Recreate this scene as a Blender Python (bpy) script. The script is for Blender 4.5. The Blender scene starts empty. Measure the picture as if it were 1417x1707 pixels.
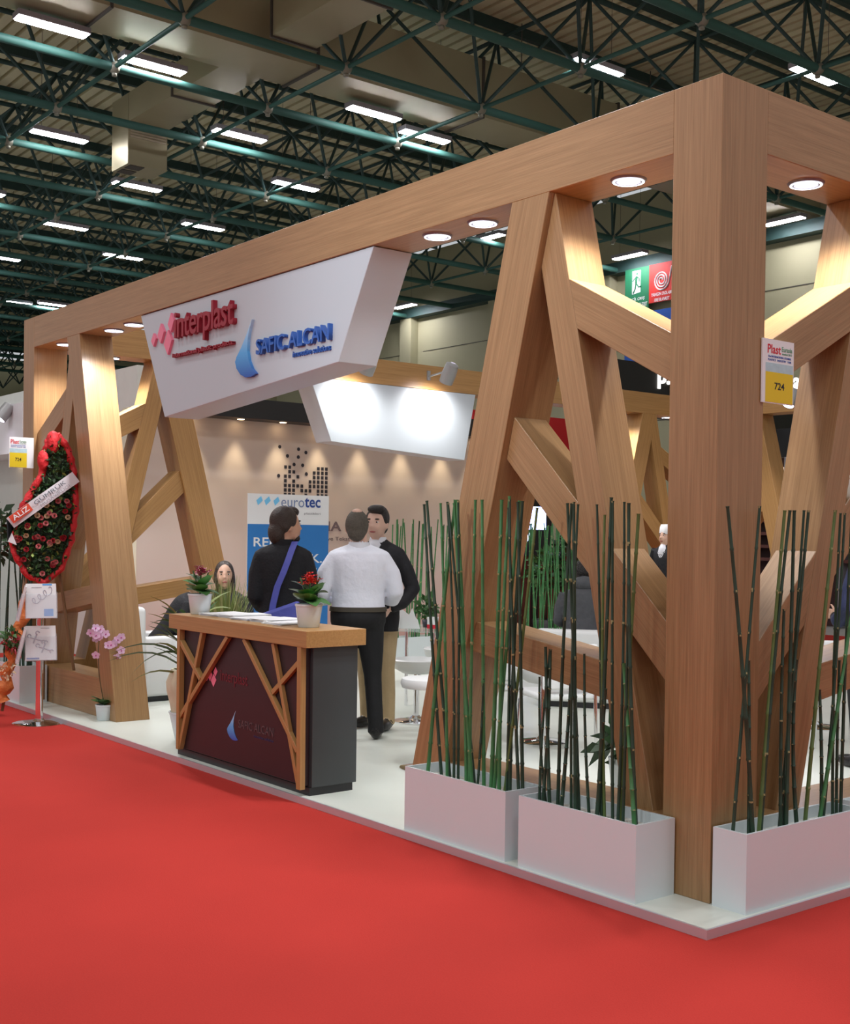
import bpy, bmesh, math, random
from mathutils import Vector, Matrix, Quaternion
from mathutils.kdtree import KDTree
random.seed(7)
PI = math.pi
SC = bpy.context.scene
COL = SC.collection

# ------------------------------------------------------------------ camera
IW, IH = 1417, 1707
FPX, YAW, PITCH, ROLL = 2034.62, 0.8925, -0.0137, 0.0138
CAM = Vector((3.3534, -4.2137, 1.58)); PPX, PPY = 736.59, 919.39
cam = bpy.data.cameras.new('camera'); cam_o = bpy.data.objects.new('camera', cam); COL.objects.link(cam_o)
cam.sensor_fit = 'HORIZONTAL'; cam.sensor_width = 36.0; cam.lens = FPX / IW * 36.0
cam.shift_x = (IW / 2 - PPX) / IW; cam.shift_y = (PPY - IH / 2) / IW
cam.clip_start = 0.05; cam.clip_end = 300
_d = Vector((-math.sin(YAW) * math.cos(PITCH), math.cos(YAW) * math.cos(PITCH), math.sin(PITCH)))
_r = _d.cross(Vector((0, 0, 1))).normalized(); _u = _r.cross(_d)
_r2 = math.cos(ROLL) * _r + math.sin(ROLL) * _u; _u2 = -math.sin(ROLL) * _r + math.cos(ROLL) * _u
cam_o.matrix_world = Matrix(((_r2.x, _u2.x, -_d.x, CAM.x), (_r2.y, _u2.y, -_d.y, CAM.y), (_r2.z, _u2.z, -_d.z, CAM.z), (0, 0, 0, 1)))
SC.camera = cam_o

# ------------------------------------------------------------------ world, exposure
SC.view_settings.view_transform = 'Standard'; SC.view_settings.look = 'None'
SC.view_settings.gamma = 1.0; SC.view_settings.use_curve_mapping = False
SC.view_settings.exposure = 0.12
w = bpy.data.worlds.new('hall_ambient'); SC.world = w; w.use_nodes = True
w.node_tree.nodes['Background'].inputs[0].default_value = (0.93, 0.97, 1.0, 1)
w.node_tree.nodes['Background'].inputs[1].default_value = 0.50
SC.cycles.use_denoising = True
SC.cycles.sample_clamp_indirect = 6.0
SC.cycles.max_bounces = 8
SC.cycles.caustics_reflective = False; SC.cycles.caustics_refractive = False
HALL_LAMP = 70.0          # strength of the hall's tube lamps
SPOT = 2.0                # multiplier of the stand's own lamps

for _x in (-12, -6, 0, 6):                  # unseen area lights added for more top light, standing for the hall's other tubes
    for _y in (-10, -4, 2):
        _l = bpy.data.lights.new('hall_top_fill', 'AREA'); _l.shape = 'RECTANGLE'; _l.size = .25; _l.size_y = 1.2; _l.energy = 122; _l.color = (.97, .97, 1.0)
        _o = bpy.data.objects.new('hall_top_fill', _l); COL.objects.link(_o); _o.location = (_x, _y, 10.1)

_l = bpy.data.lights.new('opposite_stand_projector', 'SPOT'); _l.energy = 1000; _l.color = (.86, .93, 1.0); _l.spot_size = .62; _l.spot_blend = 1.0; _l.shadow_soft_size = .25
_o = bpy.data.objects.new('opposite_stand_projector', _l); COL.objects.link(_o); _o.location = (-1.2, -7.0, 4.6)
_o.rotation_euler = (Vector((-1.9, 0, 3.1)) - _o.location).to_track_quat('-Z', 'Y').to_euler()

# ------------------------------------------------------------------ materials
MATS = {}
def _bsdf(m):
    m.use_nodes = True
    return m.node_tree, m.node_tree.nodes['Principled BSDF']
def mat(name, col, rough=0.5, metal=0.0, var=0.06, scale=6.0, bump=0.0, bscale=80.0, coat=0.0, trans=0.0, alpha=1.0, emit=None, estr=0.0, sheen=0.0, ior=1.45):
    if name in MATS: return MATS[name]
    m = bpy.data.materials.new(name); nt, b = _bsdf(m); N = nt.nodes; L = nt.links
    tc = N.new('ShaderNodeTexCoord')
    nz = N.new('ShaderNodeTexNoise'); nz.inputs['Scale'].default_value = scale; nz.inputs['Detail'].default_value = 4
    L.new(tc.outputs['Object'], nz.inputs['Vector'])
    mx = N.new('ShaderNodeMix'); mx.data_type = 'RGBA'
    c = Vector(col)
    mx.inputs[6].default_value = (*[max(0, x * (1 - var)) for x in c], 1); mx.inputs[7].default_value = (*[min(1, x * (1 + var)) for x in c], 1)
    L.new(nz.outputs['Fac'], mx.inputs[0]); L.new(mx.outputs[2], b.inputs['Base Color'])
    b.inputs['Roughness'].default_value = rough; b.inputs['Metallic'].default_value = metal; b.inputs['IOR'].default_value = ior
    b.inputs['Coat Weight'].default_value = coat; b.inputs['Transmission Weight'].default_value = trans; b.inputs['Alpha'].default_value = alpha
    b.inputs['Sheen Weight'].default_value = sheen
    if emit: b.inputs['Emission Color'].default_value = (*emit, 1); b.inputs['Emission Strength'].default_value = estr
    if bump:
        n2 = N.new('ShaderNodeTexNoise'); n2.inputs['Scale'].default_value = bscale; n2.inputs['Detail'].default_value = 5
        bp = N.new('ShaderNodeBump'); bp.inputs['Strength'].default_value = bump; bp.inputs['Distance'].default_value = 0.02
        L.new(tc.outputs['Object'], n2.inputs['Vector']); L.new(n2.outputs['Fac'], bp.inputs['Height']); L.new(bp.outputs['Normal'], b.inputs['Normal'])
    MATS[name] = m; return m
def wood(name, c1, c2, rough=0.36, s=(1.2, 55, 55), coat=0.0):
    m = bpy.data.materials.new(name); nt, b = _bsdf(m); N = nt.nodes; L = nt.links
    tc = N.new('ShaderNodeTexCoord'); mp = N.new('ShaderNodeMapping'); mp.inputs['Scale'].default_value = s
    oi = N.new('ShaderNodeObjectInfo'); ad = N.new('ShaderNodeVectorMath'); ad.operation = 'ADD'
    sc = N.new('ShaderNodeVectorMath'); sc.operation = 'SCALE'; sc.inputs['Scale'].default_value = 7.0
    cx = N.new('ShaderNodeCombineXYZ')
    for i in range(3): L.new(oi.outputs['Random'], cx.inputs[i])
    L.new(cx.outputs[0], sc.inputs[0]); L.new(tc.outputs['Object'], ad.inputs[0]); L.new(sc.outputs[0], ad.inputs[1]); L.new(ad.outputs[0], mp.inputs['Vector'])
    n1 = N.new('ShaderNodeTexNoise'); n1.inputs['Scale'].default_value = 1.0; n1.inputs['Detail'].default_value = 6; n1.inputs['Roughness'].default_value = 0.65
    L.new(mp.outputs[0], n1.inputs['Vector'])
    n2 = N.new('ShaderNodeTexNoise'); n2.inputs['Scale'].default_value = 3.2; n2.inputs['Detail'].default_value = 3
    L.new(mp.outputs[0], n2.inputs['Vector'])
    ma = N.new('ShaderNodeMath'); ma.operation = 'MULTIPLY_ADD'; ma.inputs[1].default_value = 0.45; L.new(n2.outputs['Fac'], ma.inputs[0])
    m2 = N.new('ShaderNodeMath'); m2.operation = 'MULTIPLY'; m2.inputs[1].default_value = 0.6; L.new(n1.outputs['Fac'], m2.inputs[0]); L.new(m2.outputs[0], ma.inputs[2])
    cr = N.new('ShaderNodeValToRGB'); cr.color_ramp.elements[0].position = 0.33; cr.color_ramp.elements[1].position = 0.68
    cr.color_ramp.elements[0].color = (*c2, 1); cr.color_ramp.elements[1].color = (*c1, 1)
    L.new(ma.outputs[0], cr.inputs[0]); L.new(cr.outputs[0], b.inputs['Base Color'])
    bp = N.new('ShaderNodeBump'); bp.inputs['Strength'].default_value = 0.05; bp.inputs['Distance'].default_value = 0.01
    L.new(ma.outputs[0], bp.inputs['Height']); L.new(bp.outputs['Normal'], b.inputs['Normal'])
    b.inputs['Roughness'].default_value = rough; b.inputs['Coat Weight'].default_value = coat; b.inputs['Coat Roughness'].default_value = 0.3
    MATS[name] = m; return m
def emat(name, col, s):
    if name in MATS: return MATS[name]
    m = bpy.data.materials.new(name); m.use_nodes = True; nt = m.node_tree; nt.nodes.clear()
    e = nt.nodes.new('ShaderNodeEmission'); e.inputs[0].default_value = (*col, 1); e.inputs[1].default_value = s
    o = nt.nodes.new('ShaderNodeOutputMaterial'); nt.links.new(e.outputs[0], o.inputs[0]); MATS[name] = m; return m
def carpet(name, col):
    m = bpy.data.materials.new(name); nt, b = _bsdf(m); N = nt.nodes; L = nt.links
    tc = N.new('ShaderNodeTexCoord')
    n1 = N.new('ShaderNodeTexNoise'); n1.inputs['Scale'].default_value = 0.8; n1.inputs['Detail'].default_value = 3
    n2 = N.new('ShaderNodeTexNoise'); n2.inputs['Scale'].default_value = 160; n2.inputs['Detail'].default_value = 3
    for n in (n1, n2): L.new(tc.outputs['Object'], n.inputs['Vector'])
    ad = N.new('ShaderNodeMath'); ad.operation = 'MULTIPLY_ADD'; ad.inputs[1].default_value = 0.50; L.new(n1.outputs['Fac'], ad.inputs[0]); 
    m2 = N.new('ShaderNodeMath'); m2.operation = 'MULTIPLY'; m2.inputs[1].default_value = 0.45; L.new(n2.outputs['Fac'], m2.inputs[0]); L.new(m2.outputs[0], ad.inputs[2])
    cr = N.new('ShaderNodeValToRGB'); cr.color_ramp.elements[0].position = 0.3; cr.color_ramp.elements[1].position = 0.75
    cr.color_ramp.elements[0].color = (*[c * 0.82 for c in col], 1); cr.color_ramp.elements[1].color = (*[min(1, c * 1.12) for c in col], 1)
    L.new(ad.outputs[0], cr.inputs[0]); L.new(cr.outputs[0], b.inputs['Base Color'])
    bp = N.new('ShaderNodeBump'); bp.inputs['Strength'].default_value = 0.25; bp.inputs['Distance'].default_value = 0.004
    L.new(n2.outputs['Fac'], bp.inputs['Height']); L.new(bp.outputs['Normal'], b.inputs['Normal'])
    b.inputs['Roughness'].default_value = 0.95; b.inputs['Specular IOR Level'].default_value = 0.15
    MATS[name] = m; return m

WOOD = wood('oak_laminate', (0.39, 0.228, 0.104), (0.25, 0.137, 0.056), rough=0.34)
WOODG = wood('golden_oak', (0.45, 0.25, 0.09), (0.31, 0.16, 0.05), rough=0.4)
RED = carpet('red_carpet', (0.465, 0.036, 0.027))
WHITE = mat('white_laminate', (0.78, 0.78, 0.80), 0.32, var=0.015)
PLANTW = mat('planter_white', (0.64, 0.70, 0.72), 0.25, var=0.01)
DECK = mat('deck_laminate', (0.64, 0.67, 0.60), 0.35, var=0.06, scale=2.5)
ALU = mat('aluminium_trim', (0.62, 0.60, 0.64), 0.35, 0.6, var=0.04)
CHROME = mat('chrome', (0.85, 0.85, 0.87), 0.07, 1.0, var=0.01)
GREEN = mat('green_steel', (0.036, 0.115, 0.092), 0.62, 0.0, var=0.12, scale=1.5)
GREEND = mat('dark_green_steel', (0.028, 0.065, 0.058), 0.55, 0.1, var=0.15)
NODE = mat('node_zinc', (0.26, 0.26, 0.20), 0.5, 0.4)
DUCT = mat('galvanised_duct', (0.44, 0.40, 0.25), 0.42, 0.35, var=0.1, scale=1.2)
DUCTF = mat('duct_flange', (0.10, 0.09, 0.075), 0.6, 0.3)
ROOF = mat('roof_deck', (0.76, 0.70, 0.46), 0.7, var=0.12, scale=0.7)
WALLH = mat('hall_wall_panel', (0.41, 0.39, 0.245), 0.7, var=0.06, scale=0.5)
BEIGE = mat('beige_wall', (0.56, 0.48, 0.42), 0.75, var=0.03, scale=0.8)
BLACK = mat('black_panel', (0.018, 0.019, 0.019), 0.45, var=0.1)
GREY = mat('charcoal_laminate', (0.045, 0.050, 0.052), 0.35, var=0.08)
PLUM = mat('dark_plum_gloss', (0.028, 0.015, 0.018), 0.38, var=0.08)
RUBBER = mat('black_plastic', (0.02, 0.02, 0.022), 0.4)
LAMP = emat('tube_lamp_glow', (0.93, 0.90, 1.0), HALL_LAMP)
DLIGHT = emat('downlight_glow', (0.93, 0.93, 1.0), 30.0)
HALO = emat('downlight_ring_glow', (0.85, 0.88, 1.0), 5.0)
CRIMSON = mat('crimson_letter', (0.30, 0.012, 0.028), 0.4, var=0.05)
PINK = mat('pink_diamond', (0.80, 0.20, 0.30), 0.35, var=0.05)
BLUE = mat('blue_letter', (0.03, 0.11, 0.42), 0.35, var=0.05)
SKYB = mat('sky_blue', (0.10, 0.36, 0.78), 0.35, var=0.1)
GREYT = mat('grey_letter', (0.32, 0.31, 0.33), 0.5)
YELL = mat('yellow_print', (0.75, 0.56, 0.02), 0.5, var=0.04)
PAPER = mat('paper_white', (0.80, 0.80, 0.80), 0.5, var=0.02)
INK = mat('black_ink', (0.02, 0.02, 0.025), 0.5)

# ------------------------------------------------------------------ mesh helpers
class G:
    def __init__(s): s.v = []; s.f = []; s.m = []
    def add(s, v, f, mi=0):
        o = len(s.v); s.v += [Vector(p) for p in v]; s.f += [tuple(i + o for i in q) for q in f]; s.m += [mi] * len(f); return s
    def box(s, lo, hi, M=None, mi=0):
        x0, y0, z0 = lo; x1, y1, z1 = hi
        v = [Vector(p) for p in ((x0,y0,z0),(x1,y0,z0),(x1,y1,z0),(x0,y1,z0),(x0,y0,z1),(x1,y0,z1),(x1,y1,z1),(x0,y1,z1))]
        if M: v = [M @ p for p in v]
        return s.add(v, [(0,3,2,1),(4,5,6,7),(0,1,5,4),(1,2,6,5),(2,3,7,6),(3,0,4,7)], mi)
    def tube(s, pts, r, n=8, cap=True, mi=0, flat=None):
        pts = [Vector(p) for p in pts]; k = len(pts); rs = r if isinstance(r, (list, tuple)) else [r] * k
        V = []; F = []; up = None
        for i, p in enumerate(pts):
            t = (pts[min(i + 1, k - 1)] - pts[max(i - 1, 0)]).normalized()
            if up is None:
                a = Vector((0, 0, 1)) if abs(t.z) < 0.9 else Vector((1, 0, 0)); up = (a - t * a.dot(t)).normalized()
            else:
                up = (up - t * up.dot(t)).normalized()
            b = t.cross(up)
            for j in range(n):
                a = 2 * PI * j / n
                V.append(p + (up * math.cos(a) * (flat or 1.0) + b * math.sin(a)) * rs[i])
        for i in range(k - 1):
            for j in range(n):
                F.append((i*n + j, i*n + (j+1) % n, (i+1)*n + (j+1) % n, (i+1)*n + j))
        if cap: F.append(tuple(range(n - 1, -1, -1))); F.append(tuple((k-1)*n + j for j in range(n)))
        return s.add(V, F, mi)
    def lathe(s, prof, n=20, c=(0, 0, 0), mi=0, cap=True):
        V = []; F = []; c = Vector(c); k = len(prof)
        for r, z in prof:
            for j in range(n):
                a = 2 * PI * j / n; V.append(c + Vector((r * math.cos(a), r * math.sin(a), z)))
        for i in range(k - 1):
            for j in range(n): F.append((i*n + j, i*n + (j+1) % n, (i+1)*n + (j+1) % n, (i+1)*n + j))
        if cap:
            if prof[0][0] > 1e-5: F.append(tuple(range(n - 1, -1, -1)))
            if prof[-1][0] > 1e-5: F.append(tuple((k-1)*n + j for j in range(n)))
        return s.add(V, F, mi)
    def prism(s, poly, M, h0, h1, mi=0):
        n = len(poly); V = [M @ Vector((x, y, h0)) for x, y in poly] + [M @ Vector((x, y, h1)) for x, y in poly]
        F = [tuple(range(n - 1, -1, -1)), tuple(range(n, 2 * n))] + [(i, (i+1) % n, n + (i+1) % n, n + i) for i in range(n)]
        return s.add(V, F, mi)
    def ell(s, c, r, nu=10, nv=7, M=None, mi=0):
        V = []; F = []; c = Vector(c)
        for i in range(nv + 1):
            t = PI * i / nv
            for j in range(nu):
                a = 2 * PI * j / nu
                p = Vector((r[0]*math.sin(t)*math.cos(a), r[1]*math.sin(t)*math.sin(a), r[2]*math.cos(t)))
                V.append(c + (M @ p if M else p))
        for i in range(nv):
            for j in range(nu): F.append((i*nu + j, (i+1)*nu + j, (i+1)*nu + (j+1) % nu, i*nu + (j+1) % nu))
        return s.add(V, F, mi)
    def blade(s, pts, ws, side, mi=0):          # ribbon leaf along pts, half widths ws
        V = []; F = []; side = Vector(side)
        for p, w_ in zip(pts, ws):
            p = Vector(p); V += [p - side * w_, p + side * w_]
        for i in range(len(pts) - 1): F.append((2*i, 2*i+1, 2*i+3, 2*i+2))
        return s.add(V, F, mi)
    def mesh(s, name, smooth=False, bevel=0.0, bseg=1, weld=True):
        me = bpy.data.meshes.new(name); me.from_pydata([tuple(p) for p in s.v], [], s.f); me.validate()
        if any(s.m):
            for p, i in zip(me.polygons, s.m): p.material_index = i
        bm = bmesh.new(); bm.from_mesh(me)
        if weld: bmesh.ops.remove_doubles(bm, verts=bm.verts, dist=1e-5)
        bmesh.ops.recalc_face_normals(bm, faces=bm.faces)
        if bevel:
            es = [e for e in bm.edges if len(e.link_faces) == 2 and e.calc_face_angle(0) > 0.5]
            bmesh.ops.bevel(bm, geom=es, offset=bevel, segments=bseg, affect='EDGES', profile=0.5)
        bm.to_mesh(me); bm.free()
        if smooth:
            for p in me.polygons: p.use_smooth = True
        return me
def smooth_angle(me, ang=0.6):
    for p in me.polygons: p.use_smooth = True
    me.set_sharp_from_angle(angle=ang)
    return me

# ------------------------------------------------------------------ object helpers
def _mats(o, m):
    ms = m if isinstance(m, (list, tuple)) else [m]
    if len(o.data.materials) == 0:
        for x in ms: o.data.materials.append(x)
def thing(name, label, cat, loc=(0, 0, 0), rz=0.0, group=None):
    o = bpy.data.objects.new(name, None); COL.objects.link(o); o.location = loc; o.rotation_euler = (0, 0, rz); o.empty_display_size = 0.1
    o['label'] = label; o['category'] = cat
    if group: o['group'] = group
    return o
def part(name, me, m, parent, loc=(0, 0, 0), rot=(0, 0, 0), label=None, kind=None):
    if isinstance(me, G): me = me.mesh(name)
    o = bpy.data.objects.new(name, me); COL.objects.link(o); o.parent = parent; o.location = loc; o.rotation_euler = rot
    _mats(o, m)
    if label: o['label'] = label
    if kind: o['kind'] = kind
    return o
def partM(name, me, m, parent, M, label=None, kind=None):
    o = part(name, me, m, parent, label=label, kind=kind)
    l, r, s = M.decompose(); o.location = l; o.rotation_mode = 'QUATERNION'; o.rotation_quaternion = r
    return o
def solo(name, me, m, label, cat, loc=(0, 0, 0), rz=0.0, group=None, kind=None):
    if isinstance(me, G): me = me.mesh(name)
    o = bpy.data.objects.new(name, me); COL.objects.link(o); o.location = loc; o.rotation_euler = (0, 0, rz)
    _mats(o, m); o['label'] = label; o['category'] = cat
    if group: o['group'] = group
    if kind: o['kind'] = kind
    return o
def struct(name, me, m, parent=None, loc=(0, 0, 0), label=None):
    if isinstance(me, G): me = me.mesh(name)
    o = bpy.data.objects.new(name, me); COL.objects.link(o); o.location = loc
    _mats(o, m)
    if parent: o.parent = parent
    else: o['kind'] = 'structure'
    if label: o['label'] = label
    return o
def copy_tree(o, parent=None):
    c = o.copy(); COL.objects.link(c); c.parent = parent
    for ch in o.children: copy_tree(ch, c)
    return c
def frameM(org, ex, ey):
    ex = Vector(ex).normalized(); ey = Vector(ey).normalized(); ez = ex.cross(ey)
    return Matrix(((ex.x, ey.x, ez.x, org[0]), (ex.y, ey.y, ez.y, org[1]), (ex.z, ey.z, ez.z, org[2]), (0, 0, 0, 1)))
def text_mesh(body, w=None, h=None, depth=0.01, bold=0.0, name='letters', shear=0.0, spacing=1.0):
    cu = bpy.data.curves.new(name, 'FONT'); cu.body = body; cu.size = 1.0; cu.extrude = 0.5; cu.offset = bold; cu.shear = shear; cu.resolution_u = 3; cu.space_character = spacing
    o = bpy.data.objects.new(name, cu); COL.objects.link(o)
    dg = bpy.context.evaluated_depsgraph_get(); me = bpy.data.meshes.new_from_object(o.evaluated_get(dg))
    bpy.data.objects.remove(o); bpy.data.curves.remove(cu)
    xs = [v.co.x for v in me.vertices]; ys = [v.co.y for v in me.vertices]
    x0, x1, y0, y1 = min(xs), max(xs), min(ys), max(ys)
    sx = (w / (x1 - x0)) if w else None; sy = (h / (y1 - y0)) if h else None
    if sx is None: sx = sy
    if sy is None: sy = sx
    for v in me.vertices:
        v.co.x = (v.co.x - x0) * sx; v.co.y = (v.co.y - y0) * sy; v.co.z = (v.co.z + 0.5) * depth
    me.name = name; me.materials.clear()
    return me

# ================================================================== HALL
HZ = -0.038                                          # carpet level; the deck of the stand is z = 0
struct('floor', G().box((-75, -16, HZ - 0.2), (14, 24.6, HZ - .006)), mat('grey_hall_floor', (.42, .41, .38), .6, var=.1), label='grey hall floor')
solo('aisle_carpet', G().box((-12.6, -16, -.005), (14, 14.0, 0)).mesh('aisle_carpet'), RED, 'bright red carpet covering the aisle around the stand', 'carpet', (0, 0, HZ))
wl = struct('wall_left', G().box((-75.2, -16, HZ - 0.1), (-75, 24.6, 12.4)), WALLH)
YW = 24.6
wall = struct('wall_back', G().box((-75, YW, HZ - 0.1), (14, YW + 0.2, 12.4)), WALLH, label='pale yellow panelled hall wall')
pil = G().box((-0.35, -0.35, HZ), (0.35, 0, 9.9)).mesh('pilaster')
gro = G().box((-1.9, -0.012, -0.012), (1.9, 0.0, 0.012)).mesh('panel_joint')
for i in range(-4, 10):
    x = -13.6 - 5.2 * i
    struct('pilaster', pil, WALLH, wall, (x, YW, 0))
    for z in (5.2, 6.9, 8.6): struct('panel_joint', gro, DUCTF, wall, (x - 2.6, YW - 0.001, z))
struct('wall_beam', G().box((-75, -0.4, 9.9), (14, 0, 10.25)), GREEND, wall, (0, YW, 0))

# roof and space frame
NX0, DX = -4.30 * 3, 0.808 * 3
NY0, DY = 1.32 * 3, 0.943 * 3
def node(i, j, z=10.0):                              # lower chord grid, hall axes
    s = (10.0 - 1.58) / 7.42
    return Vector((CAM.x + s * (NX0 - i * DX - CAM.x), CAM.y + s * (NY0 + j * DY - CAM.y), z))
GX, GY = (node(1, 0) - node(0, 0)).x, (node(0, 1) - node(0, 0)).y
I0, I1, J0, J1 = -5, 20, -4, 6
p0 = node(I0, J0); p1 = node(I1, J1)
def corr_roof():
    g = G(); x0, x1 = p1.x - 3, p0.x + 3; y0, y1 = p0.y - 3, YW + 0.3; n = int((y1 - y0) / 0.32)
    V = []; F = []
    for k in range(n):
        y = y0 + k * 0.32
        for yy, zz in ((y, 12.62), (y + 0.22, 12.62), (y + 0.23, 12.80), (y + 0.31, 12.80)):
            V += [(x0, yy, zz), (x1, yy, zz)]
    for k in range(len(V) // 2 - 1): F.append((2*k, 2*k+1, 2*k+3, 2*k+2))
    return g.add(V, F)
ceil = struct('ceiling', corr_roof(), ROOF, label='corrugated tan roof deck over a green space frame')
tub = {}
def tube_obj(name, a, b, r, m, parent, n=8):
    a, b = Vector(a), Vector(b); L_ = round((b - a).length, 3); key = (name, L_, r)
    if key not in tub:
        tub[key] = smooth_angle(G().tube([(0, 0, 0), (L_, 0, 0)], r, n).mesh(name), 0.8)
    o = struct(name, tub[key], m, parent, a); o.rotation_mode = 'QUATERNION'; o.rotation_quaternion = Vector((1, 0, 0)).rotation_difference(b - a)
    return o
members = []
TZ = 12.2
for i in range(I0, I1 + 1):
    for j in range(J0, J1 + 1):
        a = node(i, j)
        if a.y > YW - 0.5: continue
        if i < I1: members.append(('chord_tube', a, node(i + 1, j), 0.042, GREEN))
        if j < J1: members.append(('main_chord', a, node(i, j + 1), 0.085, GREEN))
        for di, dj in ((-.5, -.5), (.5, -.5), (.5, .5), (-.5, .5)):
            t = node(i + di, j + dj, TZ)
            members.append(('diagonal_tube', a, t, 0.036, GREEND))
        members.append(('top_chord', node(i - .5, j + .5, TZ), node(i + .5, j + .5, TZ), 0.045, GREEND))
        members.append(('top_chord', node(i + .5, j - .5, TZ), node(i + .5, j + .5, TZ), 0.06, GREEND))
def seen(p):
    v = p - CAM; z = v.dot(_d)
    if z < 0.5: return False
    x = PPX + FPX * v.dot(_r2) / z; y = PPY - FPX * v.dot(_u2) / z
    return -150 < x < IW + 150 and -150 < y < 620
rest = {GREEN.name: G(), GREEND.name: G()}
cnt = {}
members.sort(key=lambda m: ((m[1] + m[2]) / 2 - CAM).length)
for nm, a, b, r, m in members:
    if seen((a + b) / 2) or seen(a) or seen(b):
        if cnt.get(nm, 0) < 150:
            cnt[nm] = cnt.get(nm, 0) + 1; tube_obj(nm, a, b, r, m, ceil)
        else: rest[m.name].tube([a, b], r, 6)
for k, g in rest.items():
    o = struct('far_truss_tubes', smooth_angle(g.mesh('far_truss_tubes'), .8), MATS[k], ceil); o['kind'] = 'stuff'
nodem = G().ell((0, 0, 0), (0.12, 0.12, 0.12), 10, 6).lathe([(0.05, -0.16), (0.05, -0.1)], 8).mesh('truss_node', True)
for i in range(I0, I1 + 1):
    for j in range(J0, J1 + 1):
        a = node(i, j)
        if seen(a) and a.y < YW - .5: struct('truss_node', nodem, NODE, ceil, a)
for i in range(I0, I1 + 2):                           # roof purlins under the deck
    x = node(i - .5, J0, 12.6).x
    struct('purlin', G().box((-.06, p0.y - 2, 12.40), (.06, YW, 12.62)), GREEND, ceil, (x, 0, 0))

# air ducts
dt = thing('air_duct', 'large rectangular grey air duct under the roof', 'duct', (-16.8, 10, 10.35))
for k in range(9):
    y0 = -8 + k * 4.1
    part('duct_section', G().box((-.6, y0 - 10, 0), (.6, y0 - 10 + 4.05, 1.2)), DUCT, dt)
    part('flange', G().box((-.64, y0 - 10 - .05, -.04), (.64, y0 - 10, 1.24)), DUCTF, dt)
for k in range(8): part('hanger_rod', G().tube([(.66, -17 + k * 4.1, 1.2), (.66, -17 + k * 4.1, 2.2)], .012, 5), DUCTF, dt)
br = thing('branch_duct', 'grey branch duct crossing the large duct near the top edge', 'duct', (-12, 7.5, 10.42))
for k in range(3):
    part('duct_section', G().box((-3.6 + 2.3 * k, -.46, 0), (-3.6 + 2.3 * k + 2.26, .46, .62)), DUCT, br)
    part('flange', G().box((-3.64 + 2.3 * k, -.5, -.04), (-3.6 + 2.3 * k, .5, .66)), DUCTF, br)
bd = thing('branch_duct', 'grey branch duct ending in a hanging louvred diffuser box', 'duct', (-19.5, 7.5, 10.42))
part('duct_section', G().box((.02, -.46, 0), (2.1, .46, .62)), DUCT, bd)
part('duct_section', G().box((-2.1, -.46, 0), (-.02, .46, .62)), DUCT, bd)
part('flange', G().box((-.02, -.5, -.04), (.02, .5, .66)), DUCTF, bd)
bx = part('diffuser_box', G().box((-2.95, -.46, -.9), (-2.12, .46, .62)), DUCT, bd)
for k in range(8): part('louvre', G().box((-2.12, -.42, -.32 + k * .06), (-2.09, .42, -.29 + k * .06)), mat('louvre_metal', (.55, .5, .36), .4, .3), bx)
for k in (0, 1): part('grille', G().box((-2.87 + k * .4, -.38, -.915), (-2.57 + k * .4, -.05, -.9)), DUCTF, bx)

# tube lamps
def lamp_proto(nm, L_):
    h = G().box((-.15, -L_ / 2 - .03, .02), (.15, L_ / 2 + .03, .12)).mesh(nm + '_h')
    t = G().box((-.12, -L_ / 2, 0.0), (.12, L_ / 2, .021)).mesh(nm + '_t')
    return h, t
LH, LT = lamp_proto('tube_lamp', 1.2)
HOUS = mat('lamp_housing', (.33, .32, .34), .4, .2)
LAMPS = [(-17.21, 3.66, 0, 'large tube lamp nearest the top left corner of the view'), (-17.7, 5.75, 0, 'tube lamp beside the main air duct, second from the upper left'),
 (-22.8, 5.98, 0, 'tube lamp left of the hanging diffuser box'), (-25.3, 8.95, 0, 'tube lamp just below the hanging diffuser box'),
 (-20.15, 8.94, 0, 'tube lamp right of the hanging diffuser box'), (-17.1, 10.33, 0, 'tube lamp under the main duct above the long timber beam'),
 (-17.54, 12.0, 0, 'tube lamp half hidden by truss tubes above the long timber beam'), (-22.6, 11.9, 0, 'tube lamp crossed by a thin tube above the middle of the beam'),
 (-30.4, 9.15, 0, 'small distant tube lamp at left below two chord tubes'), (-27.8, 12.1, 0, 'small tube lamp crossed by a thin tube left of the beam'),
 (-32.9, 12.0, 0, 'small distant tube lamp just above the beam at left'), (-35.7, 9.13, 0, 'distant tube lamp cut by the left edge, above the beam'),
 (-42.4, 13.5, 0, 'farthest tube lamp touching the left end of the beam'), (-43.0, 12.2, 0, 'tiny tube lamp at the far left next to the beam end'),
 (-12.44, 11.98, 0, 'tube lamp behind a truss node above the beam near the corner'), (-10.04, 15.28, 0, 'tube lamp at upper right beside a truss node'),
 (-16.66, 23.6, 1, 'tube lamp by the hall wall seen right of the corner column'), (-22.23, 23.6, 1, 'tube lamp above the green exit banner'),
 (-33.47, 23.5, 1, 'tube lamp by the hall wall right of the white sign panel'), (-23.4, 18.9, 1, 'violet glowing tube lamp seen under the beam left of the leaning leg'),
 (-28.4, 6.1, 0, 'tube lamp at the left edge level with the diffuser box'), (-38.5, 17, 1, 'small tube lamp seen past the upper right corner of the white sign')]
for x, y, o_, lab in LAMPS:
    t = thing('tube_lamp', lab, 'lamp', (x, y, 10.14), PI / 2 if o_ else 0, 'hall tube lamps')
    part('housing', LH, HOUS, t); part('diffuser', LT, LAMP, t)
    part('suspension', G().tube([(0, -.4, .12), (0, -.4, 2.2)], .006, 4).tube([(0, .4, .12), (0, .4, 2.2)], .006, 4), DUCTF, t)

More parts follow.
